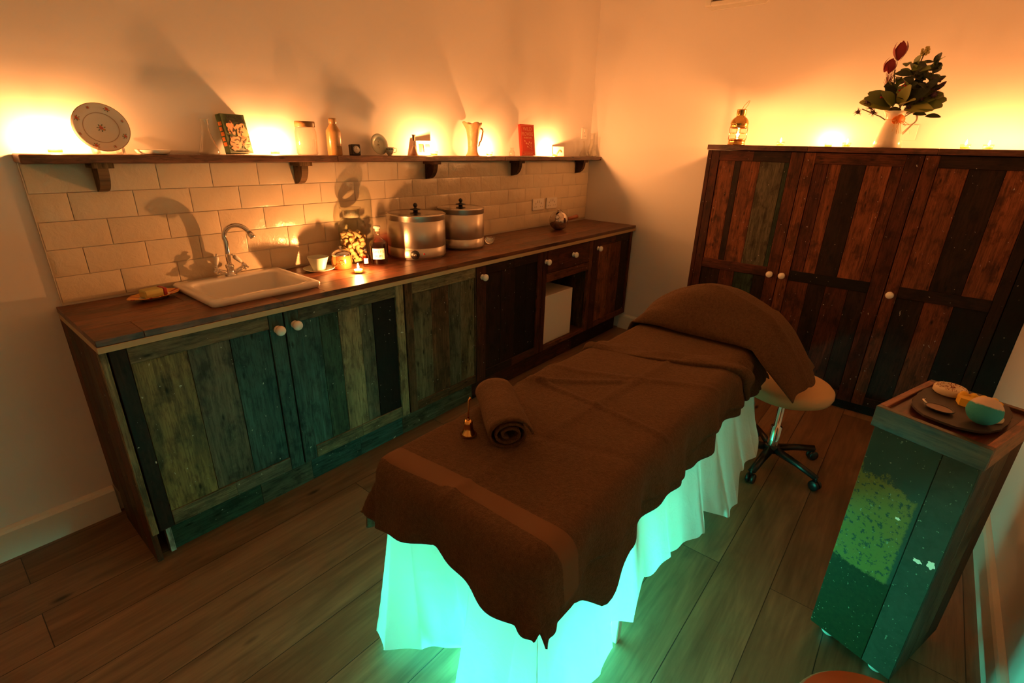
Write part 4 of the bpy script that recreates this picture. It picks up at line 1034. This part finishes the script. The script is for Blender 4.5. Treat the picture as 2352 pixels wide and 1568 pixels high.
def bud(y, z, s, tilt):
    mb = MB(); B_ = TR(*V(y, z)) @ RX(tilt)
    for k in range(4):
        a = k*PI/2+.3
        vs = []; fs = []; n = 6
        for i in range(n+1):
            t_ = i/n; w_ = s*.30*math.sin(PI*min(1, t_*.95+.03)); rr_ = s*(.10+.28*math.sin(PI*t_*.8))
            for q in (-1, 0, 1): vs.append((rr_*math.cos(a)-q*w_*math.sin(a)*.9, rr_*math.sin(a)+q*w_*math.cos(a)*.9, s*1.15*t_-(.03*s if q == 0 else 0)))
        for i in range(n): b_ = i*3; fs += [(b_, b_+1, b_+4, b_+3), (b_+1, b_+2, b_+5, b_+4)]
        mb.add(vs, fs, None, True, mx=B_)
    mb.build('red_bud', 'petal_red', bq)
bud(-.046, .335, .078, -.05); bud(-.090, .305, .060, .35); bud(-.070, .300, .056, .1)
mb = MB()
for k in range(40):
    y = random.uniform(-.082, -.045); z = random.uniform(.275, .315); mb.tube([V(-.062, .255), V(y, z, random.uniform(-.012, .012))], .0009, 4)
mb.build('stamens', 'petal_red', bq)
mb = MB()
for z in (.20, .225, .25): leaf(mb, V(-.04, z), (-.2, .5, 1), .05, .016, 'leaf_light', .1); leaf(mb, V(-.035, z), (-.2, -.4, 1), .06, .018, 'leaf_green', .1)
mb.build('bud_leaves', 'leaf_light', bq)
def thistle(y, z, s):
    s *= 1.25
    mb = MB(); c_ = Vector(V(y, z, -.02)); mb.sphere(c_, s*.42, 8)
    for k in range(26):
        d_ = Vector((random.gauss(0, 1), random.gauss(0, 1), random.gauss(0, 1))).normalized(); mb.tube([c_+d_*s*.3, c_+d_*s], [.0016, .0003], 4)
    mb.build('thistle', 'thistle', bq)
for a in [(-.155, .185, .020), (-.125, .222, .020), (-.105, .205, .022), (-.09, .182, .020), (.105, .255, .022), (.130, .235, .026), (.085, .225, .022), (.112, .272, .018), (.05, .20, .018), (-.075, .235, .016)]: thistle(*a)
mb = MB(); leaf(mb, V(.125, .245), (0, -.7, .8), .05, .018, 'thistle', 0); leaf(mb, V(.10, .262), (0, -.9, .5), .05, .016, 'thistle', 0); mb.build('plume', 'thistle', bq)
mb = MB()
for (y, z) in [(.0, .262), (.008, .272), (.012, .262), (-.006, .250), (.004, .252), (-.068, .240), (-.073, .232), (-.062, .232), (.020, .262), (-.008, .24)]: mb.sphere(V(y, z, -.03), .0055, 8)
mb.build('berries', 'berry', bq)
mb = MB()
for k in range(16): mb.sphere(V(.050+random.uniform(-.014, .014), .355+random.uniform(-.010, .010), random.uniform(-.01, .01)), .007, 7)
mb.build('seed_head', 'seed_yellow', bq)

# ------------------------------------------------------------ treatment table
TX0, TX1, TY0, TY1, TZ = .372, 2.10, -1.955, -1.415, .700       # padded top (y: right edge .. left edge)
tb = empty('massage_table', (1.2, -1.68, 0), label='massage table hidden under brown towels and a white sheet', cat='massage table')
LT = (-1.2, 1.68, 0)
mb = MB(); mb.box((TX0, TY0, .635), (TX1, TY1, TZ), .028); mb.build('padded_top', 'beige_leather', tb, loc=LT)
mb = MB(); mb.box((TX0+.05, TY0+.03, .60), (TX1-.05, TY0+.055, .634), .002, col=T['L']); mb.box((TX0+.05, TY1-.055, .60), (TX1-.05, TY1-.03, .634), .002, col=T['L']); mb.build('frame', 'plain_wood', tb, loc=LT)
for x in (.855, 1.75):
    for y in (TY0+.012, TY1-.012):
        mb = MB(); mb.box((x-.014, y-.014, .0), (x+.014, y+.014, .60), .003); mb.build('leg', 'white_plastic', tb, loc=LT)

def fold1(s, R_=.052, flare=.10):
    if s <= 0: return s, 0.
    q = R_*PI/2
    if s < q: return R_*math.sin(s/R_), R_*(1-math.cos(s/R_))
    return R_+flare*(s-q), R_+(s-q)*math.sqrt(1-flare*flare)
def hsh(x, y):
    return (math.sin(x*7.1+1.3)*math.cos(y*9.3+.7)+.6*math.sin(x*17+y*13)+.35*math.sin(x*31-y*23+2))/1.95
def drape(x, y, lift, flare=.10, wave=1.):
    """flat towel coordinate -> point over the table box"""
    a = TX0+.038-x if x < TX0+.038 else (x-(TX1-.038) if x > TX1-.038 else 0.); sx = -1 if x < TX0+.038 else 1
    b_ = y-(TY1-.038) if y > TY1-.038 else (TY0+.038-y if y < TY0+.038 else 0.); sy = 1 if y > TY1-.038 else -1
    bxp = min(max(x, TX0+.038), TX1-.038); byp = min(max(y, TY0+.038), TY1-.038)
    rr_ = (a**5+b_**5)**.2
    if rr_ <= 1e-9: return [bxp, byp, TZ+lift]
    al, bl = a/math.hypot(a, b_), b_/math.hypot(a, b_)
    corner = min(al, bl)*2
    o_, d_ = fold1(rr_, .052, flare+.20*corner)
    o_ += lift
    per = (x if b_ > a else y)*wave
    w_ = .014*min(1, max(0, rr_-.03)/.12)*(math.sin(per*19+sx*1.2)+.5*math.sin(per*43+1+sy))
    px_, py_ = bxp+sx*al*(o_+w_), byp+sy*bl*(o_+w_)
    return [px_, py_, TZ+lift-d_]
def towel_grid(x0, x1, y0, y1, lift, nx, ny, ovf=None, wr_=.0035, extra=None, flare=.10):
    mb = MB()
    def fn(u, w_):
        x = x0+(x1-x0)*u; y = y0+(y1-y0)*w_
        if ovf: x, y = ovf(x, y, u, w_)
        p = drape(x, y, lift, flare)
        h_ = wr_*hsh(x, y)+(extra(x, y) if extra else 0)
        p[2] += h_
        return tuple(p)
    mb.grid(fn, nx, ny); return mb
# under towel
def ov1(x, y, u, w_):
    if w_ < .5: y -= (.095*max(0, 1-abs(x-.60)/.13)+.015*math.sin(x*11))*(1-2*w_)
    else: y += (.05*math.exp(-((x-.28)/.09)**2))*(2*w_-1)
    return x, y
mb = towel_grid(TX0-.132, TX1+.14, TY0-.178, TY1+.205, .006, 130, 60, ov1)
ut = mb.build('bath_towel', 'towel_brown'); solid(ut, .005, 1.); tag(ut, 'brown towel lying directly on the massage table under the top one', 'towel', 'brown towels on the massage table')
# top towel, with woven band near the foot edge and turned-back cuff at the head end
def xfold(y):
    t_ = min(1, max(0, (TY1+.02-y)/(.62)))
    return 1.46+.02*math.sin(t_*5)+.26*t_**1.9
def crease(x, y):
    h_ = 0
    h_ += .005*math.exp(-((x-1.02-.10*(y+1.7))/.010)**2)+.0045*math.exp(-((y+1.70+.06*(x-1))/.010)**2)
    h_ += .0040*math.exp(-((x-1.30+.5*(y+1.7))/.016)**2)-.003*math.exp(-((x-.75+.3*(y+1.7))/.02)**2)
    h_ += .006*math.exp(-((x-1.17+.9*(y+1.6))/.014)**2)*(1 if y > -1.68 else .35)
    h_ += .010*math.exp(-((x-1.12)/.15)**2)*math.exp(-((y+1.43)/.07)**2)
    return h_*1.5
X0 = TX0-.150; Y0 = TY0-.125; Y1 = TY1+.165
mb = MB()
NX, NY = 150, 64
def topfn(u, w_):
    y = Y0+(Y1-Y0)*w_; y += .012*math.sin(u*14)*(1 if w_ > .9 else -1 if w_ < .1 else 0)
    xe = xfold(min(max(y, TY0), TY1)); x = X0+(xe-X0)*u
    x -= .020*math.sin(w_*9+.5)*(1-u)**6
    p = drape(x, y, .0135, .11); p[2] += .0035*hsh(x+.4, y)+crease(x, y)
    return tuple(p)
mb.grid(topfn, NX, NY)
u0 = (TX0+.030-X0)/(1.5-X0); u1 = (TX0+.082-X0)/(1.5-X0)
mb.mid('towel_band')
for q in range(len(mb.f)):
    i = q % NX; uu = (i+.5)/NX
    if u0 < uu < u1: mb.mi[q] = mb.mid('towel_band')
tt = mb.build('bath_towel', 'towel_brown'); solid(tt, .006, 1.); tag(tt, 'top brown towel with a woven band, its head end turned back', 'towel', 'brown towels on the massage table')
mb = MB(); NV = 60
prof = []
for k in range(9): a = -PI/2+PI*k/8; prof.append((-.012*math.cos(a)-.004, .011+.010*math.sin(a)))
prof += [(.02, .0225), (.05, .0195), (.08, .019), (.115, .0165), (.135, .012), (.138, .006)]
vs = []; fs = []
for j in range(NV+1):
    w_ = j/NV; yy = TY0-.175+(TY1+.16-TY0+.175)*w_
    xe = xfold(min(max(yy, TY0), TY1)); wd = 1.1-.55*w_
    if yy < TY0: xe += (TY0-yy)*.9
    for k, (dx, dz) in enumerate(prof):
        wr_ = .006*math.sin(yy*34+dx*30)*(1 if .01 < dx < .12 else 0)+.004*math.sin(yy*13+dx*60)*(1 if dx > .01 else .3)
        p = drape(xe+dx*wd, yy, .010+dz*(.9+.25*math.sin(yy*9))+wr_, .11); vs.append(tuple(p))
n = len(prof)
for j in range(NV):
    for k in range(n-1): a = j*n+k; fs.append((a, a+n, a+n+1, a+1))
mb.add(vs, fs, smooth=True); cf = mb.build('turned_back_cuff', 'towel_brown', tt); solid(cf, .004, 1.)
# bolster with its own towel arched over it at the head end
mb = MB(); mb.tube([(2.06, -1.44, TZ+.055), (2.06, -1.53, TZ+.09), (2.055, -1.68, TZ+.105), (2.05, -1.84, TZ+.085), (2.045, -1.96, TZ+.045), (2.045, -2.05, TZ-.0)], [.03, .07, .098, .080, .070, .035], 20)
tag(mb.build('bolster_pillow', 'towel_brown'), 'rounded pillow hidden under the arched towel at the head end', 'pillow')
AR = [(-1.372, .62), (-1.392, .72), (-1.44, .800), (-1.53, .868), (-1.62, .915), (-1.70, .936), (-1.78, .930), (-1.87, .903), (-1.95, .862), (-2.03, .800), (-2.09, .725), (-2.135, .655), (-2.165, .590)]
def arch(t_):
    t_ = min(.9999, max(0, t_))*(len(AR)-1); i_ = int(t_); f_ = t_-i_
    def cr(a, b, c, d): return .5*((2*b)+(c-a)*f_+(2*a-5*b+4*c-d)*f_*f_+(3*b-a-3*c+d)*f_**3)
    q = [AR[max(0, i_-1)], AR[i_], AR[i_+1], AR[min(len(AR)-1, i_+2)]]
    return cr(*[p[0] for p in q]), cr(*[p[1] for p in q])
mb = MB()
def pfn(u, w_):
    y, za = arch(w_); t_ = min(1, max(0, (TY1-y)/(TY1-TY0)))
    zb_ = .728 if y > TY0-.005 else .728-.72*(TY0-.005-y)          # where the towel meets the table, then hangs
    xf = 1.870+.03*math.sin(w_*4); xr = 2.275
    if y < TY0: xf -= .045*math.sin(min(1, (TY0-y)/.2)*PI/2)
    if w_ < .1: zb_ = min(zb_, za)
    x = xf+(xr-xf)*u; g_ = (u-.46)/.46 if u < .46 else (u-.46)/.62
    pr_ = max(0, 1-abs(g_)**(3.4 if u < .46 else 2.3))
    z = zb_+(za-zb_)*pr_ if za > zb_ else za
    z += .008*hsh(x*1.3, y*1.4)+.009*math.exp(-((u-.34-.05*math.sin(w_*7))/.035)**2)-.012*math.exp(-((u-.16-.06*math.sin(w_*9+1))/.06)**2)*(1 if .1 < w_ < .8 else 0)
    yy = y+.012*math.sin(u*9)*(max(0, w_-.7)/.3)
    if y < TY0: yy -= .02*math.sin(u*PI)
    return (x, yy, z)
mb.grid(pfn, 48, 96)
pt = mb.build('pillow_towel', 'towel_brown'); solid(pt, .006, 1.); tag(pt, 'brown towel arched over the pillow at the head of the table', 'towel', 'brown towels on the massage table')

# white sheet skirt round the table
mb = MB()
import bisect
path = []   # (x, y, z_hem, out_bottom x, y)
def lerp(a, b_, t_): return a+(b_-a)*t_
K = [  # s, top(x,y), bottom(x,y,z)
 (0.00, (2.09, -1.43), (2.10, -1.40, .03)), (0.30, (1.80, -1.425), (1.80, -1.37, .015)), (0.9, (1.10, -1.425), (1.10, -1.37, .010)), (1.45, (.55, -1.425), (.55, -1.37, .012)),
 (1.62, (.388, -1.425), (.345, -1.350, .04)), (1.68, (.388, -1.43), (.335, -1.42, .035)), (1.80, (.388, -1.50), (.40, -1.52, .05)), (2.00, (.388, -1.66), (.485, -1.64, .06)), (2.06, (.388, -1.73), (.43, -1.70, .05)),
 (2.09, (.388, -1.75), (.300, -1.735, .008)), (2.18, (.388, -1.80), (.275, -1.80, .008)), (2.34, (.388, -1.90), (.270, -1.92, .008)), (2.48, (.388, -1.945), (.310, -2.03, .008)), (2.54, (.40, -1.945), (.40, -2.02, .03)),
 (2.62, (.47, -1.945), (.50, -1.985, .10)), (2.74, (.60, -1.945), (.60, -2.01, .185)), (2.80, (.67, -1.945), (.685, -2.01, .19)), (2.83, (.70, -1.945), (.71, -1.985, .24)), (2.95, (.82, -1.945), (.81, -2.01, .175)),
 (2.99, (.88, -1.945), (.90, -1.99, .27)), (3.15, (1.05, -1.945), (1.07, -2.01, .24)), (3.42, (1.33, -1.945), (1.36, -2.03, .15)), (3.45, (1.36, -1.945), (1.39, -2.00, .22)), (3.62, (1.52, -1.945), (1.55, -2.06, .12)), (3.78, (1.68, -1.945), (1.70, -2.07, .10)),
 (3.82, (1.73, -1.945), (1.73, -2.04, .24)), (4.00, (1.90, -1.945), (1.92, -2.06, .22)), (4.08, (1.99, -1.945), (1.98, -2.03, .30)), (4.22, (2.09, -1.94), (2.09, -2.0, .30)), (4.4, (2.09, -1.80), (2.16, -1.80, .15)), (4.78, (2.09, -1.43), (2.12, -1.40, .10))]
Nn = 420; rowsn = 18; vs = []; fs = []
ss = [k[0] for k in K]
for i in range(Nn+1):
    s_ = 4.78*i/Nn; j = min(len(K)-2, max(0, bisect.bisect_right(ss, s_)-1)); t_ = (s_-ss[j])/(ss[j+1]-ss[j]); t_ = t_*t_*(3-2*t_)
    a, b_ = K[j], K[j+1]; tx_, ty_ = lerp(a[1][0], b_[1][0], t_), lerp(a[1][1], b_[1][1], t_); bx_, by_, bz_ = [lerp(a[2][q], b_[2][q], t_) for q in range(3)]
    dx_, dy_ = (K[j+1][1][0]-K[j][1][0]), (K[j+1][1][1]-K[j][1][1]); L_ = math.hypot(dx_, dy_) or 1; nx_, ny_ = dy_/L_, -dx_/L_
    for r_ in range(rowsn+1):
        h_ = r_/rowsn; z = lerp(.634, bz_, h_)
        w_ = h_**1.4*(.009*math.sin(s_*24+math.sin(s_*5)*2)+.004*math.sin(s_*61+2))+.0015*math.sin(s_*37+h_*23)*math.sin(h_*31+s_*9)
        vs.append((lerp(tx_, bx_, h_**1.35)-nx_*w_, lerp(ty_, by_, h_**1.35)-ny_*w_, z))
for i in range(Nn):
    for r_ in range(rowsn): a = i*(rowsn+1)+r_; fs.append((a, a+1, a+rowsn+2, a+rowsn+1))
mb.add(vs, fs, smooth=True)
tag(mb.build('bed_sheet', 'white_sheet'), 'white cotton sheet hanging round the table, lit green from inside', 'sheet')
# LED lamp under the table
r = empty('led_lamp', (.70, -1.72, 0), label='green glowing light tube on the floor under the table', cat='lamp')
mb = MB(); mb.box((-.24, -.025, .001), (.24, .025, .02), .003); mb.build('housing', 'white_plastic', r)
mb = MB(); mb.tube([(-.22, 0, .045), (0, 0, .045), (.22, 0, .045)], .018, 8); mb.build('tube', 'led_tube', r)

# ------------------------------------------------------------ rolled towel and bell
r = empty('rolled_towel', (0, 0, 0), label='small rolled brown towel lying across the foot of the table', cat='towel')
mb = MB()
A = Vector((.640, -1.648, 0)); Bp = Vector((.808, -1.440, 0)); ax = (Bp-A).normalized(); sd = Vector((ax.y, -ax.x, 0))   # sd points right-down
prof = []
turns = 2.6; Np = 110
for k in range(Np+1):
    t_ = k/Np; a = .8+2*PI*turns*(1-t_); rr_ = .014+.042*t_
    prof.append((rr_*1.12*math.cos(a), rr_*.86*math.sin(a)))
for q in range(1, 4): prof.append((prof[-1][0]+.0085, prof[-1][1]-.0085-.002*q))
mx_ = min(p[1] for p in prof)
base_z = TZ+.0135+.008-mx_
NL = 14; vs = []; fs = []
for j in range(NL+1):
    t_ = j/NL; c_ = A+ax*((Bp-A).length*t_)
    for k, (px_, pz_) in enumerate(prof):
        wv = 1+.02*math.sin(t_*9+k*.05); p = c_+sd*(px_*wv)+Vector((0, 0, base_z+pz_*wv+.001*math.sin(t_*20+k*.2))); vs.append(tuple(p))
n = len(prof)
for j in range(NL):
    for k in range(n-1): a = j*n+k; fs.append((a, a+1, a+n+1, a+n))
mb.add(vs, fs, smooth=True); o = mb.build('roll', 'towel_brown', r); solid(o, .0065)
r = empty('hand_bell', (.612, -1.515, TZ+.022), label='small brass hand bell beside the rolled towel', cat='bell')
mb = MB(); mb.lathe([(.0235, 0), (.0245, .002), (.019, .009), (.0145, .019), (.0125, .034), (.0135, .041), (.009, .047), (.004, .049)], 28, cap1=True); mb.build('bell_body', 'brass', r)
mb = MB(); mb.lathe([(.004, .046), (.0055, .050), (.004, .054)], 14); mb.tube([(0, 0, .052), (.001, 0, .075), (.003, 0, .112), (.006, -.002, .119), (.008, -.003, .112)], [.0028, .0022, .0030, .0032, .0022], 10); mb.build('handle', 'brass', r)

# ------------------------------------------------------------ wheeled stool behind the table
sx_, sy_ = 2.285, -2.065
r = empty('swivel_stool', (sx_, sy_, 0), label='swivel stool with cream seat and black wheeled base at the table head', cat='stool')
mb = MB(); mb.lathe([(.0005, .402), (.13, .402), (.175, .406), (.197, .418), (.205, .438), (.203, .458), (.190, .472), (.16, .476), (.0005, .478)], 48); mb.build('seat', 'beige_leather', r)
mb = MB(); mb.lathe([(.0005, .392), (.055, .392), (.06, .402), (.0005, .402)], 24); mb.build('seat_plate', 'black_plastic', r)
mb = MB(); mb.lathe([(.026, .10), (.026, .22), (.016, .225), (.016, .395)], 20); mb.build('gas_column', 'chrome', r)
mb = MB(); mb.lathe([(.0005, .075), (.034, .075), (.036, .11), (.030, .115), (.0005, .115)], 20); mb.build('hub', 'black_plastic', r)
for k in range(5):
    a = math.radians(-41.7+72*k) ; ca, sa = math.cos(a), math.sin(a)
    mb = MB(); mb.tube([(.02*ca, .02*sa, .092), (.14*ca, .14*sa, .084), (.25*ca, .25*sa, .068)], [.024, .020, .018], 4); mb.build('base_leg', 'black_plastic', r)
    mb = MB(); mb.tube([(.25*ca, .25*sa, .075), (.25*ca, .25*sa, .05)], .007, 8)
    for q in (-1, 1): mb.lathe([(.0005, -.008), (.022, -.008), (.025, -.004), (.025, .004), (.022, .008), (.0005, .008)], 18, mx=TR(.25*ca-q*.012*sa+.01, .25*sa+q*.012*ca, .025) @ RZ(a) @ RX(PI/2))
    mb.build('castor', 'black_plastic', r)

# ------------------------------------------------------------ wheeled wooden pedestal
P0 = Vector((1.317, -2.417, 0)); P1 = Vector((1.234, -2.658, 0)); wv_ = (P1-P0); cw = wv_.length; wv_.normalize(); dv_ = Vector((-wv_.y, wv_.x, 0)); 
if dv_.x < 0: dv_ = -dv_
CM = Matrix(((wv_.x, dv_.x, 0, 0), (wv_.y, dv_.y, 0, 0), (0, 0, 1, 0), (0, 0, 0, 1)))
ang = math.atan2(wv_.y, wv_.x)
# local frame: x along the front (P0 -> P1), y = depth (away from the camera)
cd = .352
cr = empty('wooden_pedestal', (P0.x, P0.y, 0), label='tall narrow wooden cabinet on castors, teal-painted front, right of the table', cat='cabinet')
cr.matrix_world = TR(P0.x, P0.y, 0) @ CM
z0_, z1_ = .040, .800
i0 = .008
pm = pmat('painted_front', (.09, .13, .10), .6, spec=.12)
tc = nd(pm, 'ShaderNodeTexCoord'); sx3 = nd(pm, 'ShaderNodeSeparateXYZ'); lk(pm, tc.outputs['Object'], sx3.inputs[0]); ov = tc.outputs['Object']
def mth(op, a, b_=None):
    n = nd(pm, 'ShaderNodeMath', operation=op)
    for i_, v_ in ((0, a), (1, b_)):
        if v_ is None: continue
        if isinstance(v_, (int, float)): n.inputs[i_].default_value = v_
        else: lk(pm, v_, n.inputs[i_])
    return n.outputs[0]
nz = noise(pm, ov, 26, 5, .65, .4); nf = noise(pm, ov, 75, 4, .7); nl = noise(pm, ov, 9, 3)
def step(v_, a, b_): return ramp(pm, v_, [(a, g3(0)), (b_, g3(1))])
zw = mth('ADD', sx3.outputs[2], mth('MULTIPLY', mth('SUBTRACT', nz, .5), .16))
zw2 = mth('ADD', zw, mth('MULTIPLY', sx3.outputs[0], .25))
xw = mth('ADD', sx3.outputs[0], mth('MULTIPLY', mth('SUBTRACT', nf, .5), .02))
lower = step(mth('ADD', sx3.outputs[2], mth('MULTIPLY', mth('SUBTRACT', nf, .5), .05)), .335, .345)
patch = mixc(pm, 1., mixc(pm, 1., lower, mixc(pm, 1., step(zw2, .66, .67), (1, 1, 1), 'DIFFERENCE'), 'MULTIPLY'), mixc(pm, 1., step(xw, .155, .160), (1, 1, 1), 'DIFFERENCE'), 'MULTIPLY')
holes = ramp(pm, nf, [(.40, g3(0)), (.45, g3(1))]); patch = mixc(pm, 1., patch, holes, 'MULTIPLY')
base = mixc(pm, nl, (.016, .036, .024), (.035, .062, .046))
low = mixc(pm, nf, (.005, .009, .004), (.022, .036, .012))
left = mixc(pm, mixc(pm, 1., lower, (1, 1, 1), 'DIFFERENCE'), base, low)
right = mixc(pm, nz, (.014, .024, .014), (.050, .062, .044))
cc_ = mixc(pm, step(sx3.outputs[0], .168, .171), left, right)
cc_ = mixc(pm, patch, cc_, mixc(pm, nl, (.11, .125, .012), (.15, .13, .04)))
dots = ramp(pm, noise(pm, ov, 130, 2, .4), [(.715, g3(0)), (.735, g3(1))]); cc_ = mixc(pm, dots, cc_, (.18, .21, .15))
lk(pm, cc_, bsdf(pm).inputs['Base Color']); lk(pm, bump(pm, nf, .3, .001), bsdf(pm).inputs['Normal'])
mb = MB()
mb.box((i0, .010, z0_), (.1690, .030, z1_), .0015, axis=2); mb.box((.1700, .010, z0_), (cw-i0, .030, z1_), .0015, axis=2)
fp = mb.build('front_panel', 'painted_front', cr)
random.seed(11)
for (x, z, a, b_) in ((.203, .468, .010, .006), (.232, .478, .009, .012), (.13, .56, .006, .004)):
    mb = MB(); mb.prism(wob(x, z, a, b_, 22, .18, x*9), 0, .0005, mx=TR(0, .0099, 0) @ RX(PI/2)); mb.build('paint_splash', 'label_paper', fp)
for nm_, (xa, xb) in (('side_panel', (cw-i0-.018, cw-i0)), ('side_panel', (i0, i0+.018))):
    mb = MB(); q = 3; ww = (cd-.04)/q
    for k in range(q): mb.box((xa+.0005, .031+ww*k, z0_), (xb-.0005, .031+ww*(k+1)-.001, z1_), .0015, col=jit([(.13, .065, .04), (.18, .10, .06), (.08, .04, .03)][k]), axis=2)
    mb.build(nm_, 'plain_wood', cr)
mb = MB(); mb.box((i0+.018, cd-.03, z0_), (cw-i0-.018, cd-.012, z1_), 0, col=T['B'], axis=2); mb.box((i0+.018, .031, z0_), (cw-i0-.018, cd-.03, z0_+.018), 0, col=T['B']); mb.build('back_panel', 'plain_wood', cr)
mb = MB(); 
mb.box((0, 0, z1_), (cw, .018, .862), .0015, col=(.07, .06, .03), axis=0); mb.box((0, cd-.018, z1_), (cw, cd, .862), .0015, col=T['B'], axis=0)
mb.box((0, .0185, z1_), (.018, cd-.0185, .862), .0015, col=T['R2'], axis=1); mb.box((cw-.018, .0185, z1_), (cw, cd-.0185, .862), .0015, col=T['R2'], axis=1)
mb.box((.0185, .0185, .838), (cw-.0185, cd-.0185, .852), .001, col=T['RD'], axis=1)
mb.build('lid', 'worktop_wood', cr)
for (x, y) in ((.055, .05), (cw-.055, .05), (.055, cd-.06), (cw-.055, cd-.06)):
    mb = MB(); mb.lathe([(.0005, -.009), (.019, -.009), (.0215, -.006), (.0215, .006), (.019, .009), (.0005, .009)], 22, mx=TR(x, y, .0217) @ RZ(.35) @ RX(PI/2)); mb.box((x-.014, y-.014, .034), (x+.014, y+.014, .0398), .001); mb.build('castor', 'castor_grey', cr)
CW = TR(P0.x, P0.y, 0) @ CM
def cpt(x, y, z): return CW @ Vector((x, y, z))
# slate and things on it
mb = MB(); NS = 40
poly = []
for i in range(NS):
    a = 2*PI*i/NS; q = 1/((abs(math.cos(a))/.100)**2.6+(abs(math.sin(a))/.150)**2.6)**(1/2.6); q *= 1+.012*math.sin(i*2.3); poly.append((q*math.cos(a), q*math.sin(a)))
mb.prism(poly, 0, .006); o = mb.build('slate_board', 'slate', loc=cpt(.128, .190, .8625)); o.rotation_euler.z = ang+.10
tag(o, 'dark oval slate board on top of the wheeled pedestal', 'slate board')
zt_ = .8690
def onslate(name, x, y, label, cat, rz=0): return empty(name, cpt(x, y, zt_), ang+rz, label=label, cat=cat)
r = onslate('massage_bar', .075, .262, 'round cream bar with red speckles on the slate', 'soap')
mb = MB(); mb.lathe([(.0005, 0), (.036, 0), (.040, .004), (.040, .016), (.036, .021), (.028, .022), (.024, .019), (.0005, .020)], 36); mb.build('bar', 'oat_base', r)
mb = MB(); random.seed(3)
for k in range(90):
    a = random.uniform(0, 2*PI); q = random.choice([random.uniform(.024, .039)]*3+[random.uniform(0, .03)]); mb.sphere((q*math.cos(a), q*math.sin(a), .0215 if q < .036 else random.uniform(.012, .018)), .0016, 5)
mb.build('specks', 'speckle_red', r)
r = onslate('massage_bar', .150, .235, 'yellow bar with rounded bumps beside the speckled one', 'soap', .45)
mb = MB(); mb.prism([(-.045, -.022), (-.030, -.028), (.020, -.028), (.048, -.004), (.045, .010), (.015, .026), (-.035, .024), (-.047, .010)], 0, .022)
for k in range(4): mb.sphere((-.034+.021*k, .012-.002*k, .021), .0105, 14)
mb.build('bar', 'bar_yellow', r)
mb = MB(); mb.lathe([(.0005, 0), (.022, 0), (.024, .003), (.024, .010), (.0005, .014)], 22); o = mb.build('massage_bar', 'oat_base', loc=cpt(.198, .170, zt_)); tag(o, 'small pale bar half hidden behind the teal bath ball', 'soap')
r = onslate('bath_ball', .190, .118, 'teal bath ball with a pale rough top on the slate', 'bath ball')
mb = MB(); Rb = .037; pr = []
for k in range(25):
    a = -PI/2+PI*k/24; s_ = 1+(.02 if abs(a+.12) < .09 else 0); pr.append((max(.0005, Rb*math.cos(a)*s_), Rb+Rb*math.sin(a)))
bm_ = pmat('bath_ball', (.02, .30, .30), .85); v = coords(bm_); sp_ = nd(bm_, 'ShaderNodeSeparateXYZ'); lk(bm_, v, sp_.inputs[0])
ad_ = nd(bm_, 'ShaderNodeMath', operation='MULTIPLY_ADD'); lk(bm_, noise(bm_, v, 90, 4, .7), ad_.inputs[0]); ad_.inputs[1].default_value = .010; 
a2_ = nd(bm_, 'ShaderNodeMath', operation='MULTIPLY_ADD'); lk(bm_, sp_.outputs[1], a2_.inputs[0]); a2_.inputs[1].default_value = .3; lk(bm_, sp_.outputs[2], a2_.inputs[2]); lk(bm_, a2_.outputs[0], ad_.inputs[2])
lk(bm_, ramp(bm_, ad_.outputs[0], [(.0555, (.02, .26, .27)), (.0585, (.60, .45, .34))]), bsdf(bm_).inputs['Base Color']); lk(bm_, bump(bm_, noise(bm_, v, 160, 3), .6, .002), bsdf(bm_).inputs['Normal'])
mb.lathe(pr, 40); mb.build('ball', 'bath_ball', r)
r = onslate('small_dish', .105, .105, 'small dark glossy dish on the slate in front of the bars', 'dish')
mb = MB(); mb.lathe([(.0005, 0), (.020, 0), (.030, .006), (.0315, .009), (.029, .009), (.020, .004), (.0005, .004)], 30, mx=Matrix.Diagonal((1.1, .8, 1, 1))); mb.build('bowl', 'black_plastic', r)
mb = MB(); mb.lathe([(.0005, .0075), (.027, .0075)], 24, mx=Matrix.Diagonal((1.1, .8, 1, 1))); mb.build('oil', 'copper_dark', r)
mb = MB(); mb.tube([(-.030, 0, .008), (-.042, .008, .012), (-.040, .014, .013)], .003, 8); mb.build('tip', 'chrome', r)

# ------------------------------------------------------------ wooden stool whose seat peeps in at the bottom edge
r = empty('round_stool', (.630, -2.595, 0), label='brown round stool seat cut off by the bottom edge', cat='stool')
mb = MB(); mb.lathe([(.0005, .435), (.15, .435), (.165, .442), (.168, .455), (.160, .466), (.0005, .470)], 48); mb.build('seat', 'stool_seat', r)
for k in range(4):
    a = k*PI/2+.5; mb = MB(); mb.tube([(.10*math.cos(a), .10*math.sin(a), .438), (.155*math.cos(a), .155*math.sin(a), .002)], [.016, .013], 10); mb.build('leg', 'stool_seat', r)
